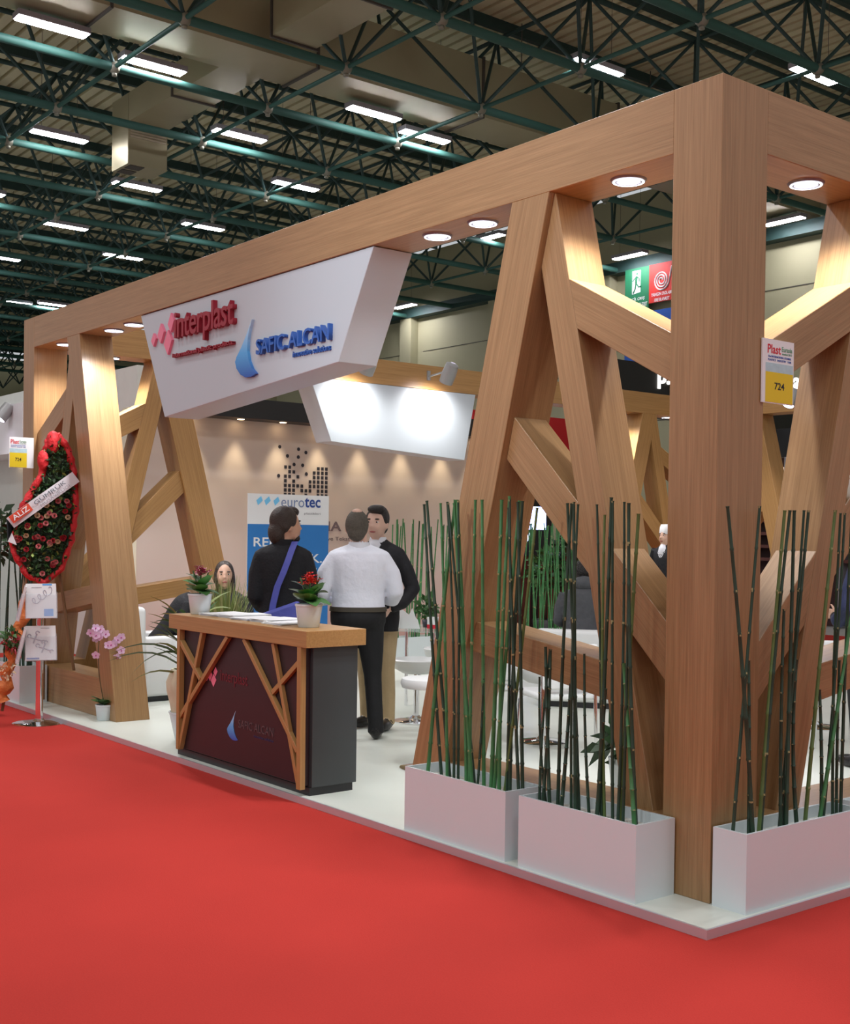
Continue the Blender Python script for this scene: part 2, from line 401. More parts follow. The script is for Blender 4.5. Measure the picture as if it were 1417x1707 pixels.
# ================================================================== STAND
LX, LY = 8.30, 9.95
HB, HT = 3.292, 3.577
stand = thing('stand_platform', 'low white laminate platform of the stand with a metal edge', 'platform', (-LX / 2, LY / 2, 0))
part('deck', G().box((-LX - .29 + LX / 2, -.285 - LY / 2, -.05), (.215 + LX / 2, LY + .3 - LY / 2, 0)), DECK, stand)
px0, px1, py0, py1 = -LX - .29 + LX / 2, .215 + LX / 2, -.285 - LY / 2, LY + .3 - LY / 2
for nm, lo, hi in (('f', (px0, py0 - .012, HZ), (px1, py0, .002)), ('r', (px1, py0 - .012, HZ), (px1 + .012, py1, .002)),
                   ('b', (px0, py1, HZ), (px1, py1 + .012, .002)), ('l', (px0 - .012, py0 - .012, HZ), (px0, py1, .002))):
    part('edge_trim', G().box(lo, hi), ALU, stand, label='dull metal edge strip')

frame = thing('timber_frame', 'oak portal frame of the stand with leaning legs and cross braces', 'frame', (-LX / 2, LY / 2, 0))
FO = Vector((-LX / 2, LY / 2, 0))
def member(name, poly, O, sd, nd, n0, n1, m=WOOD, bev=0.0025):
    """poly: (s,z) outline on one face of the frame, extruded n0..n1 inwards; grain along the longest edge"""
    O, sd, nd = Vector(O), Vector(sd), Vector(nd)
    W = [O + sd * s + Vector((0, 0, z)) for s, z in poly]
    k = len(W); e = max(range(k), key=lambda i: (W[(i+1) % k] - W[i]).length)
    ex = (W[(e+1) % k] - W[e]).normalized(); ez = nd; ey = ez.cross(ex)
    c = sum(W, Vector()) / k + nd * (n0 + n1) / 2
    M = Matrix(((ex.x, ey.x, ez.x, c.x), (ex.y, ey.y, ez.y, c.y), (ex.z, ey.z, ez.z, c.z), (0, 0, 0, 1))); Mi = M.inverted()
    g = G(); P2 = [Mi @ (p + nd * (n0 + n1) / 2) for p in W]; hw = (n1 - n0) / 2
    n = len(P2); V = [(p.x, p.y, -hw) for p in P2] + [(p.x, p.y, hw) for p in P2]
    g.add(V, [tuple(range(n - 1, -1, -1)), tuple(range(n, 2 * n))] + [(i, (i+1) % n, n + (i+1) % n, n + i) for i in range(n)])
    me = g.mesh(name, bevel=bev)
    o = partM(name, me, m, frame, Matrix.Translation(-FO) @ M)
    return o
def bay(O, sd, nd, m=WOOD, d=0.0):
    D = lambda P: [(a + d, z) for a, z in P]
    c = .26 - d                                   # braces start inside the column
    member('leaning_leg', D([(1.066, HB), (1.341, HB), (2.185, 0), (1.910, 0)]), O, sd, nd, 0, .30, m)
    member('leaning_leg', D([(.2835, 0), (.464, 0), (1.157, 2.936), (1.072, HB), (1.060, HB)]), O, sd, nd, .04, .298, m)
    member('cross_brace', D([(c, 2.348 + .525 * c), (.956, 2.850), (.896, 2.597), (c, 2.126 + .525 * c)]), O, sd, nd, .04, .296, m)
    member('cross_brace', D([(c, .913 + .953 * c), (1.347, 2.196), (1.402, 1.979), (c, .643 + .953 * c)]), O, sd, nd, .043, .27, m)
    member('cross_brace', D([(.698, .990), (1.623, 1.115), (1.68, .961), (.656, .806)]), O, sd, nd, .043, .28, m)
    member('sill', D([(c, 0), (1.93, 0), (1.83, .33), (c, .33)]), O, sd, nd, .005, .29, m)
X, Y = Vector((1, 0, 0)), Vector((0, 1, 0))
C00, CL0, CLD, C0D = (0, 0, 0), (-LX, 0, 0), (-LX, LY, 0), (0, LY, 0)
DY_ = .16
bay(C00, -X, Y); bay(CL0, X, Y); bay(C00, Y, -X, d=DY_)
bay(CL0, Y, X, WOODG, DY_); bay(CLD, -Y, X, WOODG, DY_); bay(CLD, X, -Y, WOODG); bay(C0D, -Y, -X, d=DY_); bay(C0D, -X, -Y)
CW = .27; CD = .32
for (cx, cy), (sx, sy) in (((0, 0), (-1, 1)), ((-LX, 0), (1, 1)), ((-LX, LY), (1, -1)), ((0, LY), (-1, -1))):
    g = G(); g.box((0, min(0, sx * CW), min(0, sy * CD)), (HT, max(0, sx * CW), max(0, sy * CD)))
    M = frameM((cx, cy, 0), (0, 0, 1), (1, 0, 0))     # local x up, y -> world x, z -> world y
    partM('corner_column', g.mesh('corner_column', bevel=.0025), WOOD, frame, Matrix.Translation(-FO) @ M)
for O, sd, nd, ln in ((C00, -X, Y, LX), (CLD, X, -Y, LX), (C00, Y, -X, LY), (CL0, Y, X, LY)):
    i0 = CW if abs(sd.x) > .5 else CD
    member('top_beam', [(i0, HB), (ln - i0, HB), (ln - i0, HT), (i0, HT)], O, sd, nd, 0, .30, WOOD if O == C00 else WOODG)
# recessed downlights in the beams
ringm = smooth_angle(G().lathe([(.052, -.004), (.058, -.012), (.082, -.010), (.088, 0), (.052, 0)], 28, cap=False).mesh('downlight'), .9)
lensm = G().lathe([(0.001, -.006), (.05, -.006), (.052, -.002)], 24).mesh('lens')
halom = G().lathe([(.066, -.0135), (.076, -.0125)], 28, cap=False).mesh('light_ring')
def downlight(p):
    o = part('downlight', ringm, mat('lamp_ring_grey', (.20, .20, .24), .4), frame, Vector(p) - FO); part('lens', lensm, DLIGHT, o); part('light_ring', halom, HALO, o)
    ld = bpy.data.lights.new('downlight_beam', 'SPOT'); ld.energy = 44 * SPOT; ld.color = (.95, .96, 1.0); ld.spot_size = 2.3; ld.spot_blend = .9; ld.shadow_soft_size = .05
    lo = bpy.data.objects.new('downlight_beam', ld); COL.objects.link(lo); lo.parent = o; lo.location = (0, 0, -.03)
for s in (.67, 1.736, 2.135):
    downlight((-s, .145, HB)); downlight((-LX + s, .145, HB))
downlight((-.145, .82, HB)); downlight((-.145, 1.90, HB)); downlight((-.145, 2.30, HB))
for s in (.82, 1.90, 2.29): downlight((-LX + .145, s, HB)); downlight((-LX + .145, LY - s, HB))

# ---- white hanging sign panels
def sign_panel(M, W, poly, depth, label):
    t = thing('sign_panel', label, 'sign', M.translation); R = M.to_3x3().to_4x4()
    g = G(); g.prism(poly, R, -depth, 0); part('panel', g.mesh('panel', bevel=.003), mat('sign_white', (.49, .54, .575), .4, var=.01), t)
    return t, R
MF = frameM((-4.15, .012, 2.9), (1, 0, 0), (0, 0, 1))      # reading direction +x, faces the aisle
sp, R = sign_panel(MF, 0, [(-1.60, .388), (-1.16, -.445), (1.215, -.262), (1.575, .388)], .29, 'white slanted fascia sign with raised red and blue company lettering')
def onsign(name, me, m, x, z, label=None, d=0.0):
    return partM(name, me, m, sp, R.copy() @ Matrix.Translation((x, z, d)), label=label)
def dia(w_, h_, d=.03):
    return G().prism([(0, h_ / 2), (w_ / 2, 0.06 * h_), (0, -h_ / 2), (-w_ / 2, -.06 * h_)], Matrix(), 0, d)
for x, z, w_, h_ in ((-1.325, .165, .10, .115), (-1.20, .20, .135, .17), (-1.078, .118, .16, .21), (-1.03, .262, .125, .165)):
    onsign('diamond', dia(w_ * .82, h_ * .9, .022).mesh('diamond'), PINK, x, z, 'raised pink diamond')
onsign('lettering', text_mesh('interplast', .90, .27, .035, .012, spacing=.95), CRIMSON, -.95, .065, 'raised crimson company name')
onsign('lettering', text_mesh('international plastic products', .92, .042, .03, .02), CRIMSON, -.985, -.02, 'small raised crimson tagline')['kind'] = 'stuff'
def drop_poly(k=1.0):
    P = [(.02, .19), (-.055, .09), (-.125, .01), (-.185, -.045), (-.205, -.078), (-.185, -.125), (-.13, -.172), (-.06, -.198), (.02, -.2), (.08, -.185),
         (.025, -.145), (-.015, -.09), (-.04, -.02), (-.035, .06), (-.012, .13)]
    return [(x * k, y * k) for x, y in P]
def drop_obj(parent, M, k, d):
    m = MATS.get('drop_blue')
    if not m:
        m = mat('drop_blue', (.10, .36, .78), .35); nt = m.node_tree; b = nt.nodes['Principled BSDF']
        tc = nt.nodes.new('ShaderNodeTexCoord'); sx = nt.nodes.new('ShaderNodeSeparateXYZ'); cr = nt.nodes.new('ShaderNodeValToRGB')
        nt.links.new(tc.outputs['Generated'], sx.inputs[0]); nt.links.new(sx.outputs[1], cr.inputs[0]); nt.links.new(cr.outputs[0], b.inputs['Base Color'])
        cr.color_ramp.elements[0].color = (.02, .08, .40, 1); cr.color_ramp.elements[1].color = (.50, .72, .88, 1); cr.color_ramp.elements.new(.45).color = (.10, .40, .78, 1)
    return partM('drop_emblem', G().prism(drop_poly(k), Matrix(), 0, d).mesh('drop_emblem'), m, parent, M, label='blue water drop emblem')
drop_obj(sp, R.copy() @ Matrix.Translation((.17, -.06, 0)), 1.0, .022)
onsign('lettering', text_mesh('SAFIC ALCAN', .89, .105, .03, .012), BLUE, .26, -.122, 'raised blue company name')
onsign('lettering', text_mesh('innovative solutions', .44, .04, .012, .005), BLUE, .70, -.182, 'small blue tagline')
ML = frameM((-LX + .31, 4.2, 2.9), (0, 1, 0), (0, 0, 1))
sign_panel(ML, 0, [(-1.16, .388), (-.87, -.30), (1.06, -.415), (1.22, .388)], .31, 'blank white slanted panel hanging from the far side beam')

# ---- stand number plaques
def plaque(M, label, flip=False):
    t = thing('number_plaque', label, 'sign', M.translation); R = M.to_3x3().to_4x4()
    w_, h_ = .230, .285; o = 0.0
    part('board', G().prism([(0, 0), (w_, 0), (w_, h_), (0, h_)], R, -.008, 0).mesh('board'), PAPER, t)
    x0 = .022 if not flip else 0.004; ww = w_ - .028 if not flip else w_ * .70
    P = lambda nm, me, m, x, z, d=.0005: partM(nm, me, m, t, R.copy() @ Matrix.Translation((x, z, d)))
    P('yellow_field', G().prism([(0, 0), (ww, 0), (ww, .135), (0, .135)], Matrix(), 0, .001).mesh('yellow_field'), YELL, x0, .004)
    P('sky_print', G().prism([(0, 0), (ww, 0), (ww, .04), (0, .04)], Matrix(), 0, .001).mesh('sky_print'), mat('pale_blue_print', (.45, .62, .66), .5, var=.25, scale=25), x0, .139)
    P('number', text_mesh('724', ww * .36, .032, .001, .012), INK, x0 + ww * .32, .062, .0018)
    P('heading', text_mesh('Plast', ww * .48, .040, .001, .012), mat('red_ink', (.62, .02, .04), .5), x0 + ww * .06, .222)
    P('heading', text_mesh('Eurasia', ww * .38, .022, .001, .006), mat('green_ink', (.12, .32, .18), .5), x0 + ww * .58, .236)
    P('small_print', text_mesh('istanbul 2012', ww * .36, .009, .001), mat('green_ink', (.12, .32, .18), .5), x0 + ww * .59, .222)
    P('small_print', text_mesh('22nd INTERNATIONAL ISTANBUL', ww * .85, .009, .001), BLUE, x0 + ww * .08, .204)
    P('small_print', text_mesh('PLASTICS   INDUSTRY   FAIR', ww * .85, .009, .001), BLUE, x0 + ww * .08, .189)
    return t
plaque(frameM((.012, .293, 2.19), (0, 1, 0), (0, 0, 1)), 'yellow and white 724 stand plaque on the corner column')
plaque(frameM((-LX + .285, -.231, 2.152), (0, 1, 0), (0, 0, 1)), 'yellow and white 724 stand plaque above the flower wreath', True)

# ---- planters
GRAV = mat('white_gravel', (.72, .72, .66), .8, var=.2, scale=60, bump=.8, bscale=90)
def planter(label, lo, hi, grp='white rectangular planters'):
    c = ((lo[0] + hi[0]) / 2, (lo[1] + hi[1]) / 2, 0); w_, d_ = (hi[0] - lo[0]) / 2, (hi[1] - lo[1]) / 2; t_ = .012; h = .34
    t = thing('planter', label, 'planter', c, 0, grp)
    g = G().box((-w_, -d_, 0), (w_, -d_ + t_, h)).box((-w_, d_ - t_, 0), (w_, d_, h)).box((-w_, -d_ + t_, 0), (-w_ + t_, d_ - t_, h)).box((w_ - t_, -d_ + t_, 0), (w_, d_ - t_, h)).box((-w_ + t_, -d_ + t_, 0), (w_ - t_, d_ - t_, .02))
    part('box', g.mesh('box', weld=False), PLANTW, t)
    n = 14; gg = G(); rnd = random.Random(3)
    V = []; F = []
    for i in range(n + 1):
        for j in range(5): V.append((-w_ + t_ + (2 * w_ - 2 * t_) * i / n, -d_ + t_ + (2 * d_ - 2 * t_) * j / 4, .285 + rnd.uniform(-.008, .008)))
    for i in range(n):
        for j in range(4): F.append((i*5 + j, (i+1)*5 + j, (i+1)*5 + j + 1, i*5 + j + 1))
    o = part('gravel', gg.add(V, F).mesh('gravel'), GRAV, t, kind='stuff')
    return t
planter('white planter left of the corner column, nearer the counter', (-1.835, -.265, 0), (-1.03, -.012, 0))
planter('white planter left of the corner column, touching it', (-.935, -.265, 0), (-.188, -.012, 0))
planter('white planter right of the corner column', (.018, -.005, 0), (.195, .86, 0))
planter('white planter at the right edge of the picture', (.018, .95, 0), (.195, 1.8, 0))
planter('white planter at far left behind the brochure stand', (-8.45, -.265, 0), (-7.60, -.012, 0))

# bamboo poles: (top s, bottom s) along the planter, across offset, top height
STEMD = mat('dark_bamboo', (.022, .052, .030), .45, var=.45, scale=14); STEMG = mat('green_bamboo', (.055, .19, .065), .42, var=.35, scale=14); STEMO = mat('olive_bamboo', (.10, .16, .045), .45, var=.35, scale=14)
def pole_mesh(a, b, r, seed):
    rnd = random.Random(seed); a, b = Vector(a), Vector(b); n = 9; pts = []; rs = []
    off = Vector((rnd.uniform(-.012, .012), rnd.uniform(-.012, .012), 0))
    for k in range(n):
        u = k / (n - 1); p = a.lerp(b, u) + off * math.sin(PI * u); rr = r * (1.05 - .28 * u)
        for du, q in ((-.006, 1.0), (0, 1.28), (.006, 1.0)):
            if 0 <= u + du <= 1: pts.append(p + (b - a) * du); rs.append(rr * q)
    return smooth_angle(G().tube(pts, rs, 7).mesh('bamboo_pole'), .9)

ORD = 'first second third fourth fifth sixth seventh eighth ninth tenth eleventh twelfth thirteenth fourteenth fifteenth sixteenth seventeenth eighteenth nineteenth twentieth'.split()
NODEP = mat('bamboo_node', (.30, .27, .12), .6, var=.3)
def poles(items, label, group, axis, across, seed, each=False, spread=.025):
    rnd = random.Random(seed)
    for k, (s0, s1, zt, c) in enumerate(sorted(items)):
        d0 = across + rnd.uniform(-spread, spread); d1 = across + rnd.uniform(-spread, spread); r = (.0085 if c != 1 else .0100) * rnd.uniform(.8, 1.15)
        a = Vector((s0, d0, 0)) if axis == 'x' else Vector((d0, s0, 0)); b = Vector((s1, d1, zt)) if axis == 'x' else Vector((d1, s1, zt))
        lab = '%s%s bamboo pole, %s foot from the left in %s' % ('short ' if zt < 1.4 else '', ('dark', 'green', 'olive')[c], ORD[k], label) if each else label
        me = pole_mesh((0, 0, .278), b - a, r, seed * 100 + k)
        for p in me.polygons:
            if len(p.vertices) == 4 and (p.index // 7) % 3 in (0, 2) and rnd.random() < .16: p.material_index = 1
        solo('bamboo_pole', me, [(STEMD, STEMG, STEMO)[c], NODEP], lab, 'bamboo pole', a, 0, group)
P1 = [(-1.776,-1.617,1.766,1),(-1.682,-1.884,1.744,0),(-1.629,-1.844,1.763,0),(-1.618,-1.743,1.749,1),(-1.552,-1.649,1.754,0),(-1.546,-1.553,1.759,0),(-1.48,-1.597,1.765,1),(-1.428,-1.616,1.747,1),(-1.434,-1.641,1.748,0),(-1.462,-1.447,1.763,1),(-1.36,-1.346,0.929,0),(-1.342,-1.374,1.762,1),(-1.279,-1.249,1.761,1),(-1.191,-1.162,1.777,1),(-1.241,-1.085,1.753,1),(-1.156,-1.145,1.759,0),(-1.139,-1.102,1.753,0),(-1.055,-1.161,1.719,0),(-1.046,-1.085,1.747,0),(-1.174,-0.985,1.718,2)]
P2 = [(-0.90,-0.89,1.036,0),(-0.90,-0.959,0.896,0),(-0.88,-0.88,1.037,0),(-0.826,-0.897,1.048,0),(-0.818,-0.754,1.737,0),(-0.763,-0.736,0.886,0),(-0.693,-0.678,1.731,0),(-0.678,-0.778,1.738,0),(-0.667,-0.739,1.743,0),(-0.592,-0.651,1.035,0),(-0.558,-0.476,0.892,0),(-0.529,-0.494,1.761,0),(-0.519,-0.588,1.73,0),(-0.504,-0.543,1.682,2),(-0.435,-0.487,1.745,0),(-0.404,-0.409,1.739,0),(-0.372,-0.36,1.733,0),(-0.407,-0.338,1.686,2),(-0.302,-0.356,1.733,0),(-0.296,-0.386,1.016,1)]
P3 = [(0.03,0.162,1.722,0),(0.132,-0.075,1.716,0),(0.123,0.138,1.054,0),(0.219,0.331,1.708,2),(0.231,0.355,1.709,0),(0.356,0.338,1.273,0),(0.375,0.401,1.71,0),(0.363,0.498,1.712,0),(0.381,0.515,1.713,0),(0.467,0.466,1.042,0),(0.515,0.7,1.717,2),(0.612,0.864,1.301,1),(0.662,0.777,1.706,0),(0.659,0.65,0.894,0),(0.78,0.751,1.705,0),(0.82,0.765,1.025,0),(0.84,0.85,1.723,0)]
poles(P1, 'the planter nearer the counter', 'bamboo poles in the planter nearer the counter', 'x', -.14, 1, True)
poles(P2, 'the planter left of the column', 'bamboo poles in the planter left of the column', 'x', -.14, 2, True)
poles(P3, 'the planter right of the column', 'bamboo poles in the planter right of the column', 'y', .105, 3, True)
rr = random.Random(5)
poles([(y_, y_ + rr.gauss(0, .05), 1.75 + rr.uniform(-.05, .03), 0) for y_ in [-8.4 + .75 * rr.random() for k in range(14)]], 'dark bamboo pole in the planter behind the wreath at left edge', 'bamboo poles behind the wreath', 'x', -.14, 4, spread=.08)

# ---- reception counter
ct = thing('reception_counter', 'charcoal reception counter with oak top and slanted oak slats', 'counter', (-3.68, .02, 0))
def cpart(name, lo, hi, m, bev=.002, label=None):
    c = [(a + b) / 2 for a, b in zip(lo, hi)]
    return part(name, G().box([a - b for a, b in zip(lo, c)], [a - b for a, b in zip(hi, c)]).mesh(name, bevel=bev), m, ct, c, label=label)
cpart('plinth', (-.86, -.255, 0), (.86, .06, .05), RUBBER)
cpart('body', (-.85, -.245, .05), (.87, .08, .895), GREY, label='charcoal side panels')
cpart('front_panel', (-.83, -.275, .06), (.84, -.245, .89), PLUM, label='glossy dark plum front panel')
cpart('top', (-.90, -.315, .895), (.90, .12, .995), WOODG, label='oak counter top')
STK = [0]
def stick(a, b, y0=-.318, y1=-.276, w_=.016, nm='oak_slat'):
    STK[0] += 1; y0 += .0022 * STK[0]
    a = Vector((a[0] + 3.68, 0, a[1])); b = Vector((b[0] + 3.68, 0, b[1])); d = b - a; c = (a + b) / 2
    g = G().box((-d.length / 2, -w_, -(y1 - y0) / 2), (d.length / 2, w_, (y1 - y0) / 2))
    M = frameM((c.x, (y0 + y1) / 2 , c.z), d, Vector((-d.z, 0, d.x)))
    partM(nm, g.mesh(nm, bevel=.0015), WOODG, ct, M)
stick((-4.43, .895), (-4.43, .055), w_=.02, nm='corner_slat'); stick((-2.862, .895), (-2.856, .04), w_=.022, nm='corner_slat')
for a, b in (((-4.42, .81), (-4.117, .575)), ((-4.105, .898), (-4.42, .07)), ((-3.755, .893), (-4.425, .28)), ((-3.55, .893), (-2.89, .265)), ((-3.19, .893), (-2.875, .05)), ((-2.885, .805), (-3.195, .584))):
    stick(a, b)
Rf = frameM((0, 0, 0), (1, 0, 0), (0, 0, 1))
def oncounter(name, me, m, x, z): return partM(name, me, m, ct, Matrix.Translation((x + 3.68, -.2755, z)) @ Rf)
for x, z, w_, h_ in ((-4.08, .59, .05, .05), (-4.035, .61, .065, .08), (-3.985, .58, .075, .09), (-3.96, .64, .055, .065)):
    oncounter('diamond', dia(w_, h_, .002).mesh('diamond'), PINK, x, z)
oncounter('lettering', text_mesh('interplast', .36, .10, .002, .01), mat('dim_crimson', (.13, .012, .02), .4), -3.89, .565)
drop_obj(ct, Matrix.Translation((-3.69 + 3.68, -.2755, .315)) @ Rf, .5, .002)
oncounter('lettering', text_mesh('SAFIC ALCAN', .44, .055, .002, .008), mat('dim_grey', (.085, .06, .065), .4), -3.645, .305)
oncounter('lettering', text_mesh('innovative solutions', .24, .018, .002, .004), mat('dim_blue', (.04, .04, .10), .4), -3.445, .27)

# ================================================================== NEIGHBOURING STANDS
nb = thing('neighbour_wall', 'tall beige display wall of the next stand with a black fascia on top', 'wall', (-10.0, 4.6, HZ))
part('wall_panel', G().box((-.15, -2.65, 0), (0, 2.75, 3.05)).mesh('wall_panel'), BEIGE, nb)
fa = part('fascia', G().box((-.15, -2.3, 3.0), (.32, 2.75, 3.24)).mesh('fascia', bevel=.003), BLACK, nb, label='black fascia with recessed spots')
part('edge_post', G().box((-.12, -2.78, 0), (.02, -2.65, 3.05)).mesh('edge_post'), mat('cream_post', (.70, .68, .52), .5), nb, label='cream edge post')
spotm = G().lathe([(.001, -.004), (.035, -.004), (.045, 0)], 16).mesh('spot')
WARM = emat('warm_spot_glow', (1.0, .72, .42), 14.0)
for y in (-1.95, -1.35, -.75, -.15, .5, 1.2, 1.9, 2.5):
    o = part('spot', spotm, WARM, fa, (.13, y, 3.0))
    ld = bpy.data.lights.new('fascia_spot', 'SPOT'); ld.energy = 20 * SPOT; ld.color = (1.0, .82, .55); ld.spot_size = 1.15; ld.spot_blend = .7; ld.shadow_soft_size = .03
    lo = bpy.data.objects.new('fascia_spot', ld); COL.objects.link(lo); lo.parent = o; lo.location = (0, 0, -.02); lo.rotation_euler = (0, -.12, 0)
LOGO = mat('logo_black', (.02, .02, .03), .6); LOGOG = mat('logo_plum_grey', (.16, .12, .13), .6)
lg = G(); rows = ['11......111', '.11....1111', '11.1...1111', '1.1...11111', '11111.11111', '111.111.111', '111..1..111']
for r_, row in enumerate(rows):
    for c_, ch in enumerate(row):
        if ch == '1':
            y = 3.973 + .062 * c_ - 4.6; z = 2.415 - .0585 * r_ - HZ
            lg.add([(.003, y - .021, z - .021), (.003, y + .021, z - .021), (.003, y + .021, z + .021), (.003, y - .021, z + .021)], [(0, 1, 2, 3)])
part('logo_squares', lg.mesh('logo_squares'), LOGO, nb, kind='stuff')
lg = G()
for zx, zy in ((297, 221), (401, 228), (442, 244), (340, 269), (400, 272), (377, 315), (425, 317), (446, 365), (293, 382)):
    y = 3.973 + (zx - 330) * .0027 - 4.6; z = 2.402 - (zy - 337) * .00228 - HZ
    lg.add([(.003, y + .024 * math.cos(a * PI / 6), z + .024 * math.sin(a * PI / 6)) for a in range(12)], [tuple(range(12))])
part('logo_dots', lg.mesh('logo_dots'), LOGO, nb, kind='stuff')
RX = frameM((0, 0, 0), (0, 1, 0), (0, 0, 1))
partM('wall_lettering', text_mesh('MA', .34, .125, .002, .02), LOGOG, nb, Matrix.Translation((.002, 4.50 - 4.6, 1.61 - HZ)) @ RX)
partM('wall_lettering', text_mesh('ve Tekst', .36, .05, .002, .004), LOGOG, nb, Matrix.Translation((.002, 4.62 - 4.6, 1.485 - HZ)) @ RX)
solo('partition_wall', G().box((-5, -.06, 0), (0, .06, 3.58)).mesh('partition_wall'), mat('partition_white', (.66, .67, .62), .6), 'pale tall partition seen behind the first leaning legs at left', 'wall', (-10.2, 2.1, HZ))

# far left stand
ls = thing('neighbour_stand', 'white walled neighbouring stand at the left edge with ceiling spots', 'stand', (-12.6, 1.5, HZ))
part('front_wall', G().box((-3.5, .9, 0), (.1, 1.0, 3.27)).mesh('front_wall'), WHITE, ls)
part('canopy', G().box((-3.5, 0, 2.62), (.12, 1.0, 3.27)).mesh('canopy'), WHITE, ls)
for x in (-.45, -1.4): part('ceiling_spot', spotm, DLIGHT, ls, (x, .45, 2.618))
part('light_strip', G().box((-.1, .88, 1.0), (-.02, .9, 2.3)).mesh('light_strip'), emat('violet_strip', (.55, .45, 1.0), 2.5), ls)
def projector(name, label, loc, rz, tilt, col, energy=60, wm=None):
    t = thing(name, label, 'spotlight', loc, rz)
    part('bracket', G().tube([(0, .38, .02), (0, 0, .06)], .012, 6).box((-.02, .36, -.02), (.02, .385, .09)).mesh('bracket', weld=False), mat('lamp_grey', (.35, .36, .36), .4, .3), t)
    M = Matrix.Rotation(tilt, 4, 'X')
    g = G(); g.lathe([(.03, .16), (.075, .14), (.085, .02), (.08, -.09), (.07, -.09), (.07, -.05)], 18, cap=False)
    for i in range(len(g.v)): g.v[i] = M @ g.v[i]
    b_ = part('housing', smooth_angle(g.mesh('housing'), .7), mat('lamp_grey', (.35, .36, .36), .4, .3), t)
    g = G().lathe([(.001, -.075), (.071, -.075)], 18, cap=False)
    for i in range(len(g.v)): g.v[i] = M @ g.v[i]
    part('lens', g.mesh('lens'), emat('violet_white_lens', (.92, .80, 1.0), 22.0), b_)
    ld = bpy.data.lights.new(name + '_beam', 'SPOT'); ld.energy = energy * SPOT; ld.color = col; ld.spot_size = 2.5; ld.spot_blend = 1.0; ld.shadow_soft_size = .06
    lo = bpy.data.objects.new(name + '_beam', ld); COL.objects.link(lo); lo.parent = t; lo.rotation_euler = (tilt, 0, 0); lo.location = M @ Vector((0, 0, -.12))
    return t
projector('projector_lamp', 'grey projector lamp on the far beam lighting the white panel', (-7.62, 4.69, 3.42), PI / 2, .55, (1, .97, .95), 26)
projector('projector_lamp', 'projector lamp glowing under the white sign corner', (-7.62, 3.56, 3.42), PI / 2, .55, (1, .97, .95), 26)
projector('projector_lamp', 'projector lamp on the back beam under the right plaque', (-6.2, 9.27, 3.40), 0, -.5, (.95, .9, 1), 60)
projector('projector_lamp', 'projector lamp at far left above the neighbouring stand', (-12.9, 1.4, 3.1), 0, -.6, (1, .97, .95), 10)

# ---- roll-up banner
bn = thing('rollup_banner', 'blue and white roll up banner behind the men', 'banner', (-7.6, 2.552, 0))
part('sheet', G().box((-.004, -.494, .06), (.004, .494, 1.978)).mesh('sheet'), PAPER, bn)
part('blue_field', G().box((.004, -.494, .06), (.005, .494, 1.665)).mesh('blue_field'), mat('banner_blue', (.025, .18, .50), .5, var=.03), bn)
part('base', G().box((-.10, -.50, 0), (.10, .50, .07)).mesh('base', bevel=.01), ALU, bn)
part('pole', G().tube([(-.02, 0, .05), (-.02, 0, 1.97)], .012, 8).mesh('pole'), ALU, bn)
def onbanner(me, m, y, z, nm='lettering'): return partM(nm, me, m, bn, Matrix.Translation((.0055, y, z)) @ RX)
def zy(px): return -.494 + (px - 105) / (1205 - 105) * .988
def zz(py): return 1.978 - (py - 0) * (1.978 - 1.665) / 345.
for k, (a, b) in enumerate(((215, 295), (320, 400), (440, 520))):
    onbanner(G().prism([(0, .03), (.055, .075), (.075, .03), (.02, -.02)], Matrix(), 0, .001).mesh('cube_mark'), mat('light_blue_ink', (.18, .55, .85), .5), zy(a), 1.978 - .10, 'cube_mark')
onbanner(text_mesh('euro', zy(860) - zy(545), .075, .001, .0), mat('thin_blue_ink', (.20, .26, .42), .5), zy(545), 1.978 - .130)
onbanner(text_mesh('tec', zy(1085) - zy(865), .105, .001, .02), mat('navy_ink', (.03, .07, .28), .5), zy(865), 1.978 - .130)
onbanner(text_mesh('plastikleri', zy(1090) - zy(860), .028, .001, .0), GREYT, zy(860), 1.978 - .21)
onbanner(text_mesh('RENK.', .46, .095, .001, .012), PAPER, zy(185), 1.978 - .545)
onbanner(text_mesh('ESNEK.', .54, .095, .001, .012), PAPER, zy(1115) - .54, 1.978 - .715)
onbanner(text_mesh('NITELIKLI.', .64, .095, .001, .012), PAPER, zy(1080) - .64, 1.978 - .865)

# ---- things beyond the far side of the stand
solo('brick_wall_panel', G().box((-.1, -2.0, 0), (0, 2.0, 1.30)).mesh('brick_wall_panel'), mat('brick_red_panel', (.16, .045, .03), .7, var=.3, scale=9), 'low brick red panel seen behind the dark leaning leg', 'wall', (-11.3, 9.0, HZ))
SCR = emat('blue_screen_glow', (.42, .50, 1.0), 7.0)
mon = thing('display_screen', 'bright blue display screen on a dark stand behind the leaning leg', 'screen', (-10.7, 9.0, HZ))
part('foot', G().box((-.25, -.4, 0), (.25, .4, .05)).box((-.03, -.06, .05), (.03, .06, 1.45)).mesh('foot', weld=False), BLACK, mon)
part('bezel', G().box((-.05, -.36, 1.3), (.0, .36, 2.30)).mesh('bezel', bevel=.008), BLACK, mon)
part('screen', G().box((.0, -.20, 1.72), (.004, .22, 2.08)).mesh('screen'), SCR, mon)
part('light_tube', G().tube([(.02, -.30, 1.32), (.02, -.25, 1.5), (.02, -.16, 1.66)], .03, 8).mesh('light_tube', True), SCR, mon)
LEAFD = mat('dark_leaf', (.018, .045, .014), .5, var=.5, scale=9); LEAFM = mat('mid_leaf', (.05, .13, .035), .45, var=.4, scale=12); LEAFG = mat('bright_leaf', (.07, .24, .05), .4, var=.35, scale=12)
